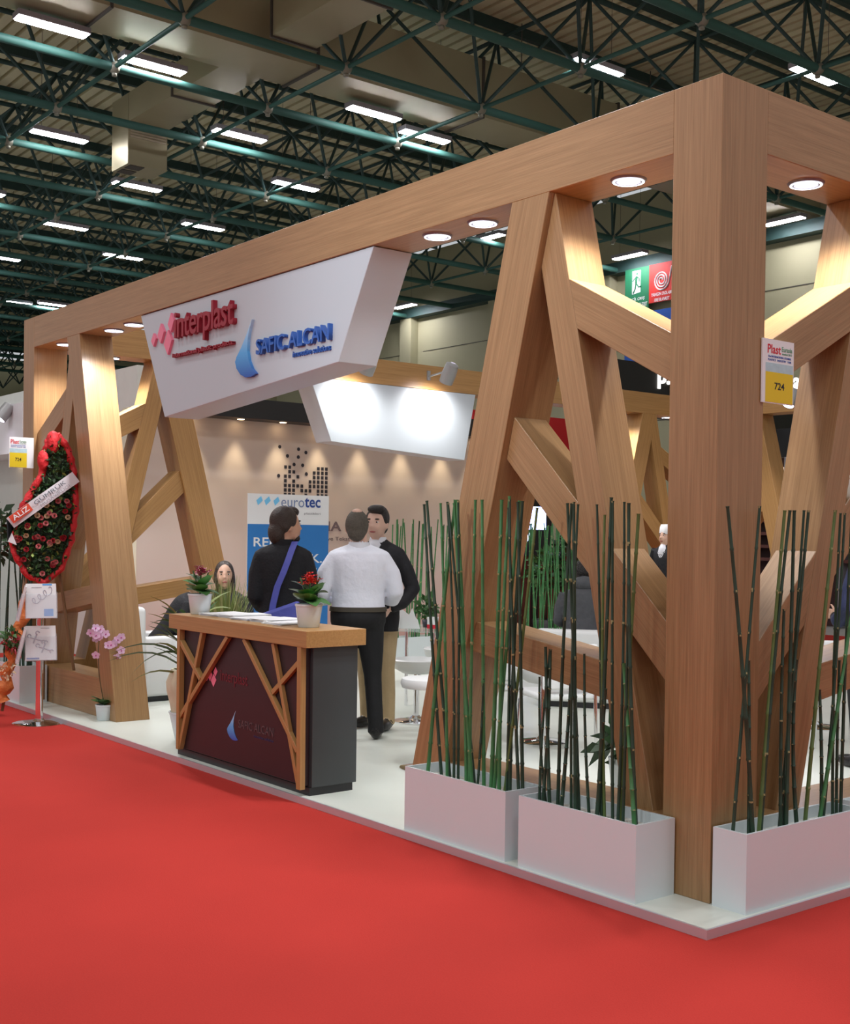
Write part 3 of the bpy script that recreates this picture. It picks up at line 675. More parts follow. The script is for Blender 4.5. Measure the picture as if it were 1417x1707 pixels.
def foliage(n, rad, seed, sz=.06, c=(0, 0, 0)):
    rnd = random.Random(seed); g = G()
    for k in range(n):
        d = Vector((rnd.gauss(0, 1), rnd.gauss(0, 1), rnd.gauss(0, 1))).normalized() * rnd.uniform(.35, 1) ** .6
        p = Vector(c) + Vector((d.x * rad[0], d.y * rad[1], d.z * rad[2]))
        t = (d + Vector((rnd.gauss(0, .6), rnd.gauss(0, .6), rnd.gauss(0, .6)))).normalized(); s = t.cross(Vector((rnd.gauss(0, 1), rnd.gauss(0, 1), rnd.gauss(0, 1)))).normalized()
        L_ = sz * rnd.uniform(.7, 1.3)
        g.blade([p, p + t * L_ * .4 + Vector((0, 0, .01)), p + t * L_], [L_ * .05, L_ * .26, .002], s)
    return g
def tree(label, loc, h, rad, n, seed, m=LEAFD):
    t = thing('potted_tree', label, 'tree', loc)
    part('pot', G().lathe([(.16, 0), (.2, .35), (.18, .35), (.17, .3)], 16).mesh('pot', True), BLACK, t)
    part('trunk', G().tube([(0, 0, .25), (.02, .01, h - rad[2])], .025, 7).mesh('trunk', True), mat('bark', (.06, .04, .025), .8), t)
    part('foliage', foliage(n, rad, seed, .11, (0, 0, h - rad[2])).mesh('foliage', weld=False), m, t, kind='stuff')
tree('dark bushy tree behind the green bamboo and the seated grey hoodie', (-9.6, 9.0, HZ), 1.95, (.45, .5, .75), 900, 21)
tree('dark leafy tree beside the blue screen', (-10.16, 8.72, HZ), 1.42, (.28, .28, .32), 380, 22, LEAFM)
tree('dark leafy shrub at the left edge beside the wreath', (-9.3, -.1, HZ), 1.85, (.35, .5, .30), 420, 23)
tree('dark plant visible between the far legs right of the column', (-9.3, 11.6, HZ), 1.9, (.6, .6, .85), 500, 24)
tree('dark plant seen behind the man in the white cap', (-10.6, 10.6, HZ), 1.7, (.5, .5, .7), 400, 25)
# far planters with green bamboo along the far side
planter('white planter outside the far side, behind the suited man', (-8.56, 4.35, 0), (-8.32, 6.35, 0), 'white planters on the far side')
planter('white planter outside the far side, behind the seated grey hoodie', (-8.56, 6.4, 0), (-8.32, 7.9, 0), 'white planters on the far side')
rr = random.Random(8)
poles([(y_, y_ + rr.gauss(0, .07), 1.72 + rr.uniform(-.05, .05), 1 if rr.random() < .8 else 0) for y_ in [4.42 + 1.86 * rr.random() for k in range(34)]], 'green bamboo pole in the far planter behind the suited man', 'bamboo poles behind the suited man', 'y', -8.44, 6, spread=.07)
poles([(y_, y_ + rr.gauss(0, .07), 1.72 + rr.uniform(-.08, .05), 1) for y_ in [6.45 + 1.4 * rr.random() for k in range(44)]], 'bright green bamboo pole in the far planter behind the grey hoodie', 'bamboo poles behind the grey hoodie', 'y', -8.44, 7, spread=.07)
# black fascia stand with lit lettering
bf = thing('neighbour_stand', 'black fascia stand with white lit lettering behind the corner column', 'stand', (-12, 14.6, HZ))
part('fascia', G().box((-.4, -2.7, 3.9), (0, 3.9, 4.86)).mesh('fascia'), BLACK, bf)
part('post', G().box((-.35, -2.65, 0), (-.1, -2.4, 3.9)).mesh('post'), BLACK, bf)
part('post', G().box((-.35, 3.6, 0), (-.1, 3.85, 3.9)).mesh('post'), BLACK, bf)
LITW = emat('lit_letter', (1, .97, .9), 3.0)
partM('lettering', text_mesh('p.', .34, .32, .02, .02), LITW, bf, Matrix.Translation((.001, 13.3 - 14.6, 4.38 - HZ)) @ RX)
partM('lettering', text_mesh('av', .42, .24, .02, .02), LITW, bf, Matrix.Translation((.001, 17.55 - 14.6, 4.86 - HZ - .12)) @ RX)
partM('lettering', text_mesh('.com', .4, .13, .02, .01), emat('lit_red_letter', (1, .06, .03), 2.0), bf, Matrix.Translation((.001, 18.05 - 14.6, 4.86 - HZ - .12)) @ RX)
rf = thing('neighbour_stand', 'red fascia of a farther stand between the leaning legs', 'stand', (-12.5, 10.4, HZ))
part('fascia', G().box((-.4, -1.2, 3.05), (0, 1.6, 3.75)).mesh('fascia'), mat('red_fascia', (.55, .015, .02), .4), rf)
part('panel', G().box((-.35, -1.2, 2.8), (-.05, 1.6, 3.05)).mesh('panel'), BLACK, rf)
part('post', G().box((-.3, -1.15, 0), (-.1, -.95, 2.8)).mesh('post'), BLACK, rf); part('post', G().box((-.3, 1.35, 0), (-.1, 1.55, 2.8)).mesh('post'), BLACK, rf)
sh = thing('display_shelves', 'dark display shelving with lit strips behind the far right legs', 'shelf', (-10.2, 15.6, HZ))
part('back', G().box((-1.8, .3, 0), (3.2, .34, 3.6)).mesh('back'), mat('dark_brick_back', (.05, .02, .018), .7), sh)
part('header', G().box((-1.8, 0, 3.2), (3.2, .36, 3.75)).mesh('header'), BLACK, sh)
for k in range(5): part('upright', G().box((-1.8 + k * 1.2, .0, 0), (-1.72 + k * 1.2, .3, 3.2)).mesh('upright'), mat('upright_grey', (.35, .35, .38), .4, .4), sh)
for r_ in range(8):
    for k in range(4): part('shelf_strip', G().box((-1.7 + k * 1.2, .02, 1.2 + r_ * .25), (-.62 + k * 1.2, .28, 1.26 + r_ * .25)).mesh('shelf_strip'), emat('shelf_glow', (1, .75, .55), 1.0) if r_ > 3 else mat('shelf_brown', (.12, .04, .03), .6), sh)

# ---- hall safety banners
def hall_banner(label, x, w_, z0, z1, m, draw):
    t = thing('safety_banner', label, 'banner', (x, YW - .42, z0)); part('cloth', G().box((0, 0, 0), (w_, .02, z1 - z0)).mesh('cloth'), m, t)
    draw(t, w_, z1 - z0)
GB = mat('banner_green', (.015, .16, .07), .6); RB = mat('banner_red', (.62, .03, .02), .6); BB = mat('banner_royal', (.02, .10, .42), .6)
def put(t, nm, me, m, x, z): return partM(nm, me, m, t, Matrix.Translation((x, -.002, z)) @ Rf)
def d_exit(t, w_, h_):
    put(t, 'door_mark', G().prism([(0, 0), (.34, .04), (.34, .72), (0, .72)], Matrix(), 0, .002).mesh('door_mark'), PAPER, .30, h_ - .80)
    man = G()
    for pts, r in ((((.17, .54, 0), (.16, .32, 0)), .045), (((.16, .33, 0), (.26, .20, 0), (.36, .22, 0)), .026), (((.15, .33, 0), (.12, .16, 0), (.04, .03, 0)), .028), (((.19, .52, 0), (.28, .46, 0), (.27, .36, 0)), .02), (((.15, .52, 0), (.06, .45, 0), (.01, .40, 0)), .02)):
        man.tube([Vector(p) for p in pts], r, 6)
    man.ell((.19, .62, 0), (.042, .042, .02), 8, 5)
    put(t, 'running_figure', man.mesh('running_figure'), GB, .31, h_ - .80)
    put(t, 'lettering', text_mesh('ACİL ÇIKIŞ', .62, .13, .002, .012, shear=.2), PAPER, .2, h_ - 1.02)
    put(t, 'lettering', text_mesh('EMERGENCY EXIT', .86, .13, .002, .012, shear=.2), PAPER, .07, h_ - 1.22)
def d_fire(t, w_, h_):
    g = G(); pts = [(.50 + (.05 + .085 * a / 6.28) * math.cos(a), .42 + (.05 + .085 * a / 6.28) * math.sin(a), 0) for a in [i * .35 for i in range(54)]]
    g.tube(pts + [(.9, .80, 0)], .024, 5)
    put(t, 'hose_coil', g.mesh('hose_coil'), PAPER, 0, h_ - .95); 
    put(t, 'lettering', text_mesh('YANGIN DOLABI', .80, .10, .002, .012, shear=.2), PAPER, .1, h_ - .98)
    put(t, 'lettering', text_mesh('FIRE BLANKET', .6, .10, .002, .012, shear=.2), PAPER, .22, h_ - 1.15)
hall_banner('green emergency exit banner with a running figure on the hall wall', -22.93, .98, 8.55, 9.92, GB, d_exit)
hall_banner('red fire hose banner with a white spiral on the hall wall', -21.94, 1.0, 8.75, 9.92, RB, d_fire)
solo('wall_banner', G().box((0, 0, 0), (1.98, .02, 2.4)).mesh('wall_banner'), BB, 'plain blue banner below the exit and fire banners', 'banner', (-22.93, YW - .4, 6.12))

# ================================================================== PEOPLE
def loft(g, rings, n=20, mi=0):
    V = []; F = []
    for c, ax, ay in rings:
        for j in range(n):
            a = 2 * PI * j / n; V.append(Vector(c) + Vector(ax) * math.cos(a) + Vector(ay) * math.sin(a))
    k = len(rings)
    for i in range(k - 1):
        for j in range(n): F.append((i*n + j, i*n + (j+1) % n, (i+1)*n + (j+1) % n, (i+1)*n + j))
    F.append(tuple(range(n - 1, -1, -1))); F.append(tuple((k-1)*n + j for j in range(n)))
    g.add(V, F, mi)
def densify(pts, rs, step=.03):
    P, Rr = [], []
    for i in range(len(pts) - 1):
        a, b = Vector(pts[i]), Vector(pts[i+1]); n = max(1, int((b - a).length / step))
        for k in range(n): u = k / n; P.append(a.lerp(b, u)); Rr.append(rs[i] * (1 - u) + rs[i+1] * u)
    P.append(Vector(pts[-1])); Rr.append(rs[-1]); return P, Rr
def hand(g, wrist, direc, thumb, mi, curl=.5):
    d = Vector(direc).normalized(); t = Vector(thumb); t = (t - d * t.dot(d)).normalized(); n = d.cross(t)
    w_ = Vector(wrist); M = Matrix((( t.x, d.x, n.x), (t.y, d.y, n.y), (t.z, d.z, n.z)))
    g.ell(w_ + d * .055, (.040, .052, .017), 12, 8, M, mi)
    for k, (o, L_) in enumerate(((.032, .072), (.011, .080), (-.011, .075), (-.032, .058))):
        b = w_ + d * .085 + t * o; m_ = b + d * L_ * .5 - n * .012 * curl; e = m_ + d * L_ * .42 * (1 - .4 * curl) - n * .045 * curl
        p, r = densify([b, m_, e], [.010, .0095, .0075], .012); g.tube(p, r, 8, True, mi)
    b = w_ + d * .035 + t * .035; p, r = densify([b, b + t * .03 + d * .025, b + t * .038 + d * .058 - n * .01], [.012, .011, .009], .012); g.tube(p, r, 8, True, mi)
def finish_body(name, g, mats, parent, voxel=.011, rule=None):
    src = KDTree(len(g.f) + len(g.v)); tags = []
    for f, mi in zip(g.f, g.m):
        c = sum((g.v[i] for i in f), Vector()) / len(f); src.insert(c, len(tags)); tags.append(mi)
    vt = {}
    for f, mi in zip(g.f, g.m):
        for i in f: vt[i] = mi
    for i, mi in vt.items(): src.insert(g.v[i], len(tags)); tags.append(mi)
    src.balance()
    me = g.mesh(name + '_src', weld=False)
    o = bpy.data.objects.new(name, me); COL.objects.link(o)
    r = o.modifiers.new('r', 'REMESH'); r.mode = 'VOXEL'; r.voxel_size = voxel; r.use_smooth_shade = True
    sm = o.modifiers.new('s', 'SMOOTH'); sm.factor = .5; sm.iterations = 4
    dg = bpy.context.evaluated_depsgraph_get(); m2 = bpy.data.meshes.new_from_object(o.evaluated_get(dg)); m2.name = name
    bpy.data.objects.remove(o); bpy.data.meshes.remove(me)
    m2.materials.clear()
    for m in mats: m2.materials.append(m)
    for p in m2.polygons:
        ti = tags[src.find(p.center)[1]]; p.use_smooth = True
        p.material_index = rule(p.center, ti) if rule else ti
    b = bpy.data.objects.new(name, m2); COL.objects.link(b); b.parent = parent
    return b
SKIN = mat('skin', (.62, .38, .27), .5, var=.08, scale=20); SKINT = mat('skin_tan', (.52, .29, .19), .5, var=.08, scale=20); SKINL = mat('skin_light', (.66, .43, .33), .5, var=.06, scale=20)
LIP = mat('lips', (.36, .10, .09), .5); EYEW = mat('eye_white', (.6, .6, .6), .3); PUP = mat('pupil', (.012, .01, .01), .2)
HAIRB = mat('black_hair', (.012, .010, .009), .38, var=.4, scale=60, bump=.6, bscale=120); HAIRG = mat('grey_brown_hair', (.085, .072, .055), .6, var=.5, scale=50, bump=.5, bscale=120)
HAIRD = mat('dark_brown_hair', (.030, .017, .011), .4, var=.5, scale=50, bump=.6, bscale=120); HAIRL = mat('blond_hair', (.22, .13, .065), .5, var=.3, scale=50, bump=.5, bscale=120)
DCOAT = mat('black_wool', (.006, .006, .008), .85, var=.3, scale=30, bump=.25, bscale=60); SUIT = mat('charcoal_suit', (.010, .010, .013), .75, var=.25, scale=20, bump=.2, bscale=40)
SHIRT = mat('white_shirt', (.80, .82, .90), .7, var=.05, scale=8, bump=1.0, bscale=7); SHIRTW = mat('crisp_white_shirt', (.72, .73, .78), .6, var=.03)
TROUB = mat('black_trousers', (.007, .007, .008), .8, var=.3, scale=15, bump=.4, bscale=12); KHAKI = mat('khaki_trousers', (.40, .29, .155), .8, var=.12, scale=10, bump=.4, bscale=14)
SHOE = mat('black_shoe', (.012, .011, .011), .3); HOODIE = mat('grey_hoodie', (.075, .078, .085), .9, var=.2, scale=20, bump=.4, bscale=18); NAVY = mat('navy_jacket', (.018, .025, .075), .7, var=.2, scale=15, bump=.3, bscale=15)
LEATHER = mat('brown_belt', (.055, .045, .03), .5); SEATW = mat('white_leather', (.76, .77, .76), .35, var=.02)

def torso(g, T, k, mi_low, mi_up, bulk=1.0, hem=.84):
    R = [(hem, .165, .115, 0), (.90, .178, .125, 0), (.97, .180, .128, 0), (1.05, .168, .118, 0), (1.13, .168, .117, .002), (1.22, .183, .125, .0), (1.31, .198, .130, -.004), (1.38, .203, .124, -.010), (1.43, .188, .106, -.016), (1.465, .140, .086, -.018), (1.49, .085, .070, -.016), (1.51, .064, .062, -.012)]
    for lo, hi, mi in ((0, 3, mi_low), (2, len(R) - 1, mi_up)):
        rings = []
        for i in range(lo, hi + 1):
            z, a, b, y = R[i]
            if i < hi: sub = 3
            else: sub = 1
            for s_ in range(sub):
                if i < hi:
                    u = s_ / sub; z2, a2, b2, y2 = R[i+1]; q = [x * (1 - u) + x2 * u for x, x2 in zip((z, a, b, y), (z2, a2, b2, y2))]
                else: q = [z, a, b, y]
                bk = bulk if q[0] < 1.45 else 1.0
                rings.append((T @ Vector((0, q[3] * k, q[0] * k)), T.to_3x3() @ Vector((q[1] * k * bk, 0, 0)), T.to_3x3() @ Vector((0, q[2] * k * bk, 0))))
        loft(g, rings, 28, mi)
HS = Matrix.Scale(1.10, 4)
def head(g, H, mi, ears=True, female=False):
    H = H @ HS
    R3 = H.to_3x3(); E = lambda c, r: g.ell(H @ Vector(c), r, 18, 12, R3, mi)
    E((0, 0, .01), (.074, .094, .110)); E((0, .03, -.055), (.056, .060, .060)); E((0, .052, -.085), (.034, .034, .026)); E((0, .072, -.03), (.052, .03, .05))
    E((0, .103, -.018), (.013, .020, .012)); E((0, .096, .008), (.010, .014, .026))
    if ears:
        for s in (-1, 1): E((s * .076, -.008, -.012), (.010, .020, .032))
def face(parent, H, beard=None, brow=HAIRB):
    H = H @ HS
    def F(nm, c, r, m, mm=None): part(nm, smooth_angle(G().ell(H @ Vector(c), r, 10, 7, H.to_3x3()).mesh(nm), 2), m, parent)
    for s in (-1, 1):
        F('eye', (s * .032, .083, .012), (.0125, .007, .0058), EYEW); F('pupil', (s * .031, .0895, .012), (.0055, .004, .0056), PUP); F('eyebrow', (s * .032, .083, .034), (.019, .008, .0055), brow)
    F('mouth', (0, .0925, -.058), (.024, .008, .008), LIP)
def hair_cap(name, parent, H, m, blobs):
    g = G(); H = H @ HS
    for c, r in blobs: g.ell(H @ Vector(c), r, 18, 12, H.to_3x3())
    me = g.mesh(name + '_s', weld=False); o = bpy.data.objects.new(name, me); COL.objects.link(o)
    r = o.modifiers.new('r', 'REMESH'); r.mode = 'VOXEL'; r.voxel_size = .008; r.use_smooth_shade = True
    s_ = o.modifiers.new('s', 'SMOOTH'); s_.factor = .5; s_.iterations = 2
    dg = bpy.context.evaluated_depsgraph_get(); m2 = bpy.data.meshes.new_from_object(o.evaluated_get(dg)); m2.name = name; bpy.data.objects.remove(o)
    for p in m2.polygons: p.use_smooth = True
    m2.materials.clear(); return part(name, m2, m, parent)
def limb(g, pts, rs, mi, flat=None):
    p, r = densify(pts, rs, .025); g.tube(p, r, 14, True, mi)
def shoe(g, ank, fwd, mi):
    a = Vector(ank); f = Vector((fwd[0], fwd[1], 0)).normalized(); s = Vector((f.y, -f.x, 0)); M = Matrix(((s.x, f.x, 0), (s.y, f.y, 0), (0, 0, 1)))
    g.ell(a + f * .065 + Vector((0, 0, .045 - a.z)), (.047, .140, .045), 14, 9, M, mi); g.ell(a + Vector((0, 0, .055 - a.z)) - f * .01, (.042, .055, .055), 12, 8, M, mi)
def stand_legs(g, k, mi, foot, spread=.10, cuff=.055, fwd=((0, 1), (0, 1)), off=((0, 0), (0, 0)), bulk=1.0):
    for i, s in enumerate((-1, 1)):
        hip = (s * .092 * k, 0, .90 * k); an = (s * spread + off[i][0], off[i][1] - .01, .085)
        kn = ((hip[0] + an[0]) / 2, (an[1]) / 2 + .025, .49 * k)
        limb(g, [hip, ((hip[0] + kn[0]) / 2, .01 + kn[1] / 2, .68 * k), kn, ((kn[0] + an[0]) / 2, (kn[1] + an[1]) / 2 - .01, .28 * k), an, (an[0], an[1], .05)], [.102 * bulk, .088 * bulk, .070, .064, cuff, cuff * 1.05], mi)
        shoe(g, an, fwd[i], foot)

# 1: man in the black coat, seen from behind, head turned to the right
def man_coat():
    t = thing('person', 'man in a black coat with a blue shoulder strap behind the counter', 'person', (-4.56, .63, 0), YAW + .05)
    g = G(); k = 1.0; T = Matrix()
    torso(g, T, k, 1, 1, 1.02, .70); stand_legs(g, k, 2, 3, .12)
    for s in (-1, 1):
        limb(g, [(s * .06, -.02, 1.455), (s * .155, -.025, 1.395), (s * .190, -.02, 1.27), (s * .205, -.03, 1.10), (s * .18, .10, 1.02), (s * .10, .24, 1.06)], [.05, .070, .069, .060, .052, .042], 1)
        hand(g, (s * .10, .25, 1.06), (-s * .6, .8, .1), (0, .2, 1), 0)
    H = Matrix.Translation((.018, .005, 1.632)) @ Matrix.Rotation(-1.05, 4, 'Z')
    limb(g, [(0, -.012, 1.46), (.008, -.004, 1.57)], [.062, .056], 0); head(g, H, 0)
    b = finish_body('body', g, [SKINT, DCOAT, TROUB, SHOE], t, rule=lambda c, i: (2 if c.z < .72 else 1) if i in (1, 2) else i)
    hair_cap('hair', t, H, HAIRD, [((0, -.022, .032), (.088, .100, .106)), ((0, -.075, -.045), (.070, .055, .085)), ((-.03, .05, .095), (.06, .055, .04)), ((.0, -.05, -.09), (.055, .045, .05)), ((-.06, -.03, -.03), (.03, .05, .05)), ((.06, -.03, -.0), (.03, .05, .04))])
    face(t, H); part('beard', smooth_angle(G().ell(H @ HS @ Vector((0, .058, -.085)), (.042, .045, .034), 12, 8, (H @ HS).to_3x3()).mesh('beard'), 2), HAIRD, t)
    part('collar', smooth_angle(G().lathe([(.072, 1.455), (.080, 1.475), (.076, 1.53), (.068, 1.53)], 20, (0, -.012, 0), cap=False).mesh('collar'), 1), DCOAT, t)
    bag = thing('shoulder_bag', 'blue shoulder bag hanging on the back of the black coat', 'bag', (-4.56, .63, 0), YAW + .05)
    BLUEB = mat('violet_blue_nylon', (.075, .085, .36), .6, var=.1, bump=.2, bscale=25)
    g = G(); pts = [(.10, .03, 1.515), (.092, -.07, 1.515), (.072, -.125, 1.455), (.045, -.152, 1.37), (.012, -.156, 1.28), (-.030, -.150, 1.18), (-.060, -.146, 1.05), (-.072, -.152, .96)]
    P_, _ = densify(pts, [1] * len(pts), .03)
    for sgn, off in ((1, 0), (-1, -.006)):
        V = []; F = []
        for p in P_: q = p + Vector((0, off, 0)); V += [q + Vector((-.024, 0, 0)), q + Vector((.024, 0, 0))]
        for i in range(len(P_) - 1): F.append((2*i, 2*i+1, 2*i+3, 2*i+2))
        g.add(V, F)
    part('strap', g.mesh('strap', True, weld=False), BLUEB, bag)
    g = G().box((-.17, -.04, -.15), (.17, .04, .14), Matrix.Rotation(-.35, 4, 'Y')); part('pouch', g.mesh('pouch', bevel=.02, bseg=2), BLUEB, bag, (.02, -.19, .89))
man_coat()
# 2: man in the white shirt, from behind
def man_shirt():
    t = thing('person', 'man in a white shirt and black trousers seen from behind beside the counter', 'person', (-4.355, 1.18, 0), YAW + .12)
    g = G(); k = 1.0; torso(g, Matrix(), k, 2, 1, 1.2, .86); stand_legs(g, k, 2, 3, .115, .062, ((-.25, 1), (.2, 1)), ((-.03, .03), (.03, -.02)), 1.08)
    g.ell((0, -.03, .93), (.195, .150, .10), 20, 10, None, 2)
    for s in (-1, 1):
        limb(g, [(s * .06, -.02, 1.455), (s * .175, -.02, 1.39), (s * .25, -.02, 1.27), (s * .285, -.02, 1.14), (s * .27, .07, 1.07), (s * .16, .24, 1.08)], [.05, .072, .072, .065, .056, .042], 1)
        hand(g, (s * .15, .25, 1.08), (-s * .6, .8, .1), (0, .2, 1), 0)
    H = Matrix.Translation((-.018, -.005, 1.628)) @ Matrix.Rotation(-.10, 4, 'Z') @ Matrix.Rotation(-.1, 4, 'X')
    limb(g, [(0, -.012, 1.45), (-.01, -.008, 1.57)], [.072, .066], 0); head(g, H, 0)
    finish_body('body', g, [SKINL, SHIRT, TROUB, SHOE], t, rule=lambda c, i: (2 if c.z < 1.0 else 1) if i in (1, 2) else i)
    hair_cap('hair', t, H, HAIRG, [((0, -.018, .016), (.083, .092, .108)), ((0, -.06, -.045), (.064, .04, .06))])
    part('bald_patch', smooth_angle(G().ell(H @ HS @ Vector((0, -.035, .098)), (.040, .042, .030), 12, 8, (H @ HS).to_3x3()).mesh('bald_patch'), 2), SKINL, t)
    part('collar', smooth_angle(G().lathe([(.082, 1.452), (.086, 1.475), (.080, 1.515), (.074, 1.515)], 20, (0, -.014, 0), cap=False).mesh('collar'), 1), SHIRTW, t)
    g = G(); loft(g, [((0, 0, .985), (.223, 0, 0), (0, .162, 0)), ((0, 0, 1.02), (.218, 0, 0), (0, .158, 0))], 32); part('belt', smooth_angle(g.mesh('belt'), .8), LEATHER, t)
    face(t, H)
man_shirt()
# 3: young man in the dark suit facing the viewer
def man_suit():
    t = thing('person', 'dark haired young man in a charcoal jacket and khaki trousers facing the camera', 'person', (-4.695, 1.605, 0), YAW + PI - .42)
    g = G(); k = 1.02; torso(g, Matrix(), k, 1, 1, 1.06, .78); stand_legs(g, k, 2, 3, .12, .058, ((-.2, 1), (.2, 1)), ((.0, .03), (-.02, -.03)))
    for s in (-1, 1):
        limb(g, [(s * .06, -.015, 1.48), (s * .170, -.015, 1.415), (s * .24, -.03, 1.29), (s * .295, -.055, 1.14), (s * .26, .07, 1.03), (s * .19, .14, .99)], [.048, .066, .066, .060, .052, .042], 1)
        hand(g, (s * .19, .15, .985), (-s * .3, .5, -.5), (0, .6, .6), 0)
    H = Matrix.Translation((-.005, .03, 1.665)) @ Matrix.Rotation(.10, 4, 'Z') @ Matrix.Rotation(-.04, 4, 'X')
    limb(g, [(0, -.012, 1.49), (0, .012, 1.60)], [.058, .053], 0); head(g, H, 0)
    g.ell((0, .072, 1.44), (.060, .078, .11), 16, 10, Matrix.Rotation(.35, 3, 'X'), 4)
    finish_body('body', g, [SKINL, SUIT, KHAKI, SHOE, SHIRTW], t, rule=lambda c, i: (2 if c.z < .80 else 1) if i in (1, 2) else i)
    hair_cap('hair', t, H, HAIRB, [((0, -.024, .040), (.083, .096, .098)), ((-.01, .045, .105), (.066, .055, .034)), ((0, -.06, -.03), (.062, .045, .06)), ((-.072, -.012, .035), (.014, .045, .05)), ((.072, -.012, .035), (.014, .045, .05))])
    face(t, H)
    part('collar', smooth_angle(G().lathe([(.074, 1.475), (.078, 1.50), (.066, 1.555), (.060, 1.555)], 20, (0, .0, 0), cap=False).mesh('collar'), 1), SHIRTW, t)
    for s in (-1, 1):
        part('collar', G().add([(s * .012, .078, 1.475), (s * .070, .02, 1.535), (s * .076, .035, 1.49), (s * .040, .110, 1.425)], [(0, 1, 2, 3)]).mesh('collar'), SHIRTW, t)
        part('lapel', G().add([(s * .070, .030, 1.50), (s * .115, .075, 1.43), (s * .075, .135, 1.32), (s * .015, .150, 1.20), (s * .045, .125, 1.38)], [(0, 1, 2, 3, 4)]).mesh('lapel'), SUIT, t)
man_suit()
# seated figures
def seated(label, loc, rz, lean, hair, skin, top, legs, headyaw=0, headpitch=0, blobs=None, sz=.46, facef=True, hood=False, arms=None, k=1.0):
    t = thing('person', label, 'person', loc, rz); g = G()
    P0 = Vector((0, 0, sz + .08)); T = Matrix.Translation(P0) @ Matrix.Rotation(-lean, 4, 'X') @ Matrix.Translation((0, 0, -.90))
    torso(g, T, 1.0, 1, 1, 1.02, .84)
    for s in (-1, 1):
        limb(g, [(s * .09, .0, sz + .085), (s * .11, .25, sz + .095), (s * .12, .46, sz + .05), (s * .12, .47, .25), (s * .12, .45, .085), (s * .12, .45, .05)], [.095, .084, .066, .056, .046, .048], 2); shoe(g, (s * .12, .45, .08), (0, 1), 3)
        sh_ = T @ Vector((s * .185, -.01, 1.42)); el = T @ Vector((s * .245, .04, 1.16)); wr = (arms or {}).get(s, Vector((s * .12, .34, sz + .24)))
        limb(g, [sh_, (sh_ + el) / 2 + Vector((s * .015, 0, 0)), el, (el + Vector(wr)) / 2, wr], [.066, .060, .052, .044, .036], 1)
        hand(g, wr, (Vector(wr) - el).normalized(), (-s, 0, .5), 0)
    hp = T @ Vector((0, .01, 1.635)); H = Matrix.Translation(hp) @ Matrix.Rotation(headyaw, 4, 'Z') @ Matrix.Rotation(-headpitch, 4, 'X')
    limb(g, [T @ Vector((0, -.012, 1.46)), T @ Vector((0, 0, 1.58))], [.055, .05], 0); head(g, H, 0)
    finish_body('body', g, [skin, top, legs, SHOE], t)
    hair_cap('hair', t, H, hair, blobs or [((0, -.024, .036), (.084, .098, .102)), ((0, -.06, -.03), (.064, .045, .06))])
    if facef: face(t, H, brow=hair)
    if hood: part('hood', smooth_angle(G().ell(T @ Vector((0, -.085, 1.50)), (.125, .075, .075), 16, 10, T.to_3x3()).mesh('hood'), 2), HOODIE, t)
    return t
LONG = [((0, -.024, .034), (.086, .100, .104)), ((-.072, -.01, -.06), (.026, .05, .12)), ((.072, -.01, -.06), (.026, .05, .12)), ((0, -.07, -.08), (.07, .045, .12))]
seated('woman with long dark brown hair seated behind the counter grass', (-7.40, 1.70, 0), YAW + PI + .1, .12, HAIRD, SKIN, mat('dark_top', (.02, .02, .03), .8), TROUB, .12, -.05, LONG, .34)
seated('person in black hunched forward in the white armchair', (-7.42, .98, 0), -.35, .62, HAIRL, SKINL, DCOAT, TROUB, 0, 0, LONG, .38, False)
seated('person in a grey hoodie seated with the back to the camera', (-4.80, 4.07, 0), YAW - .25, .38, HAIRB, SKIN, HOODIE, TROUB, -.7, 0, None, .46, True, True)
def navy_man():
    t = thing('person', 'person in a navy jacket and black trousers cut by the right edge', 'person', (-1.376, 3.457, 0), YAW + .5)
    g = G(); torso(g, Matrix(), 1.0, 1, 1, 1.06, .78); stand_legs(g, 1.0, 2, 3, .12)
    for s in (-1, 1):
        limb(g, [(s * .06, -.015, 1.455), (s * .17, -.02, 1.39), (s * .235, -.03, 1.26), (s * .27, -.03, 1.12), (s * .22, .10, 1.02), (s * .12, .22, 1.04)], [.048, .068, .066, .06, .052, .042], 1); hand(g, (s * .12, .22, 1.04), (-s * .5, .8, .1), (0, .2, 1), 0)
    H = Matrix.Translation((0, .01, 1.63)) @ Matrix.Rotation(-.3, 4, 'Z'); limb(g, [(0, -.012, 1.46), (0, 0, 1.57)], [.06, .055], 0); head(g, H, 0)
    finish_body('body', g, [SKIN, NAVY, TROUB, SHOE], t, rule=lambda c, i: (2 if c.z < 1.12 and abs(c.x) < .2 else 1) if i in (1, 2) and c.z > .8 else (2 if i in (1, 2) else i))
    hair_cap('hair', t, H, HAIRD, [((0, -.024, .036), (.084, .098, .102)), ((0, -.06, -.03), (.064, .045, .06))]); face(t, H)
navy_man()
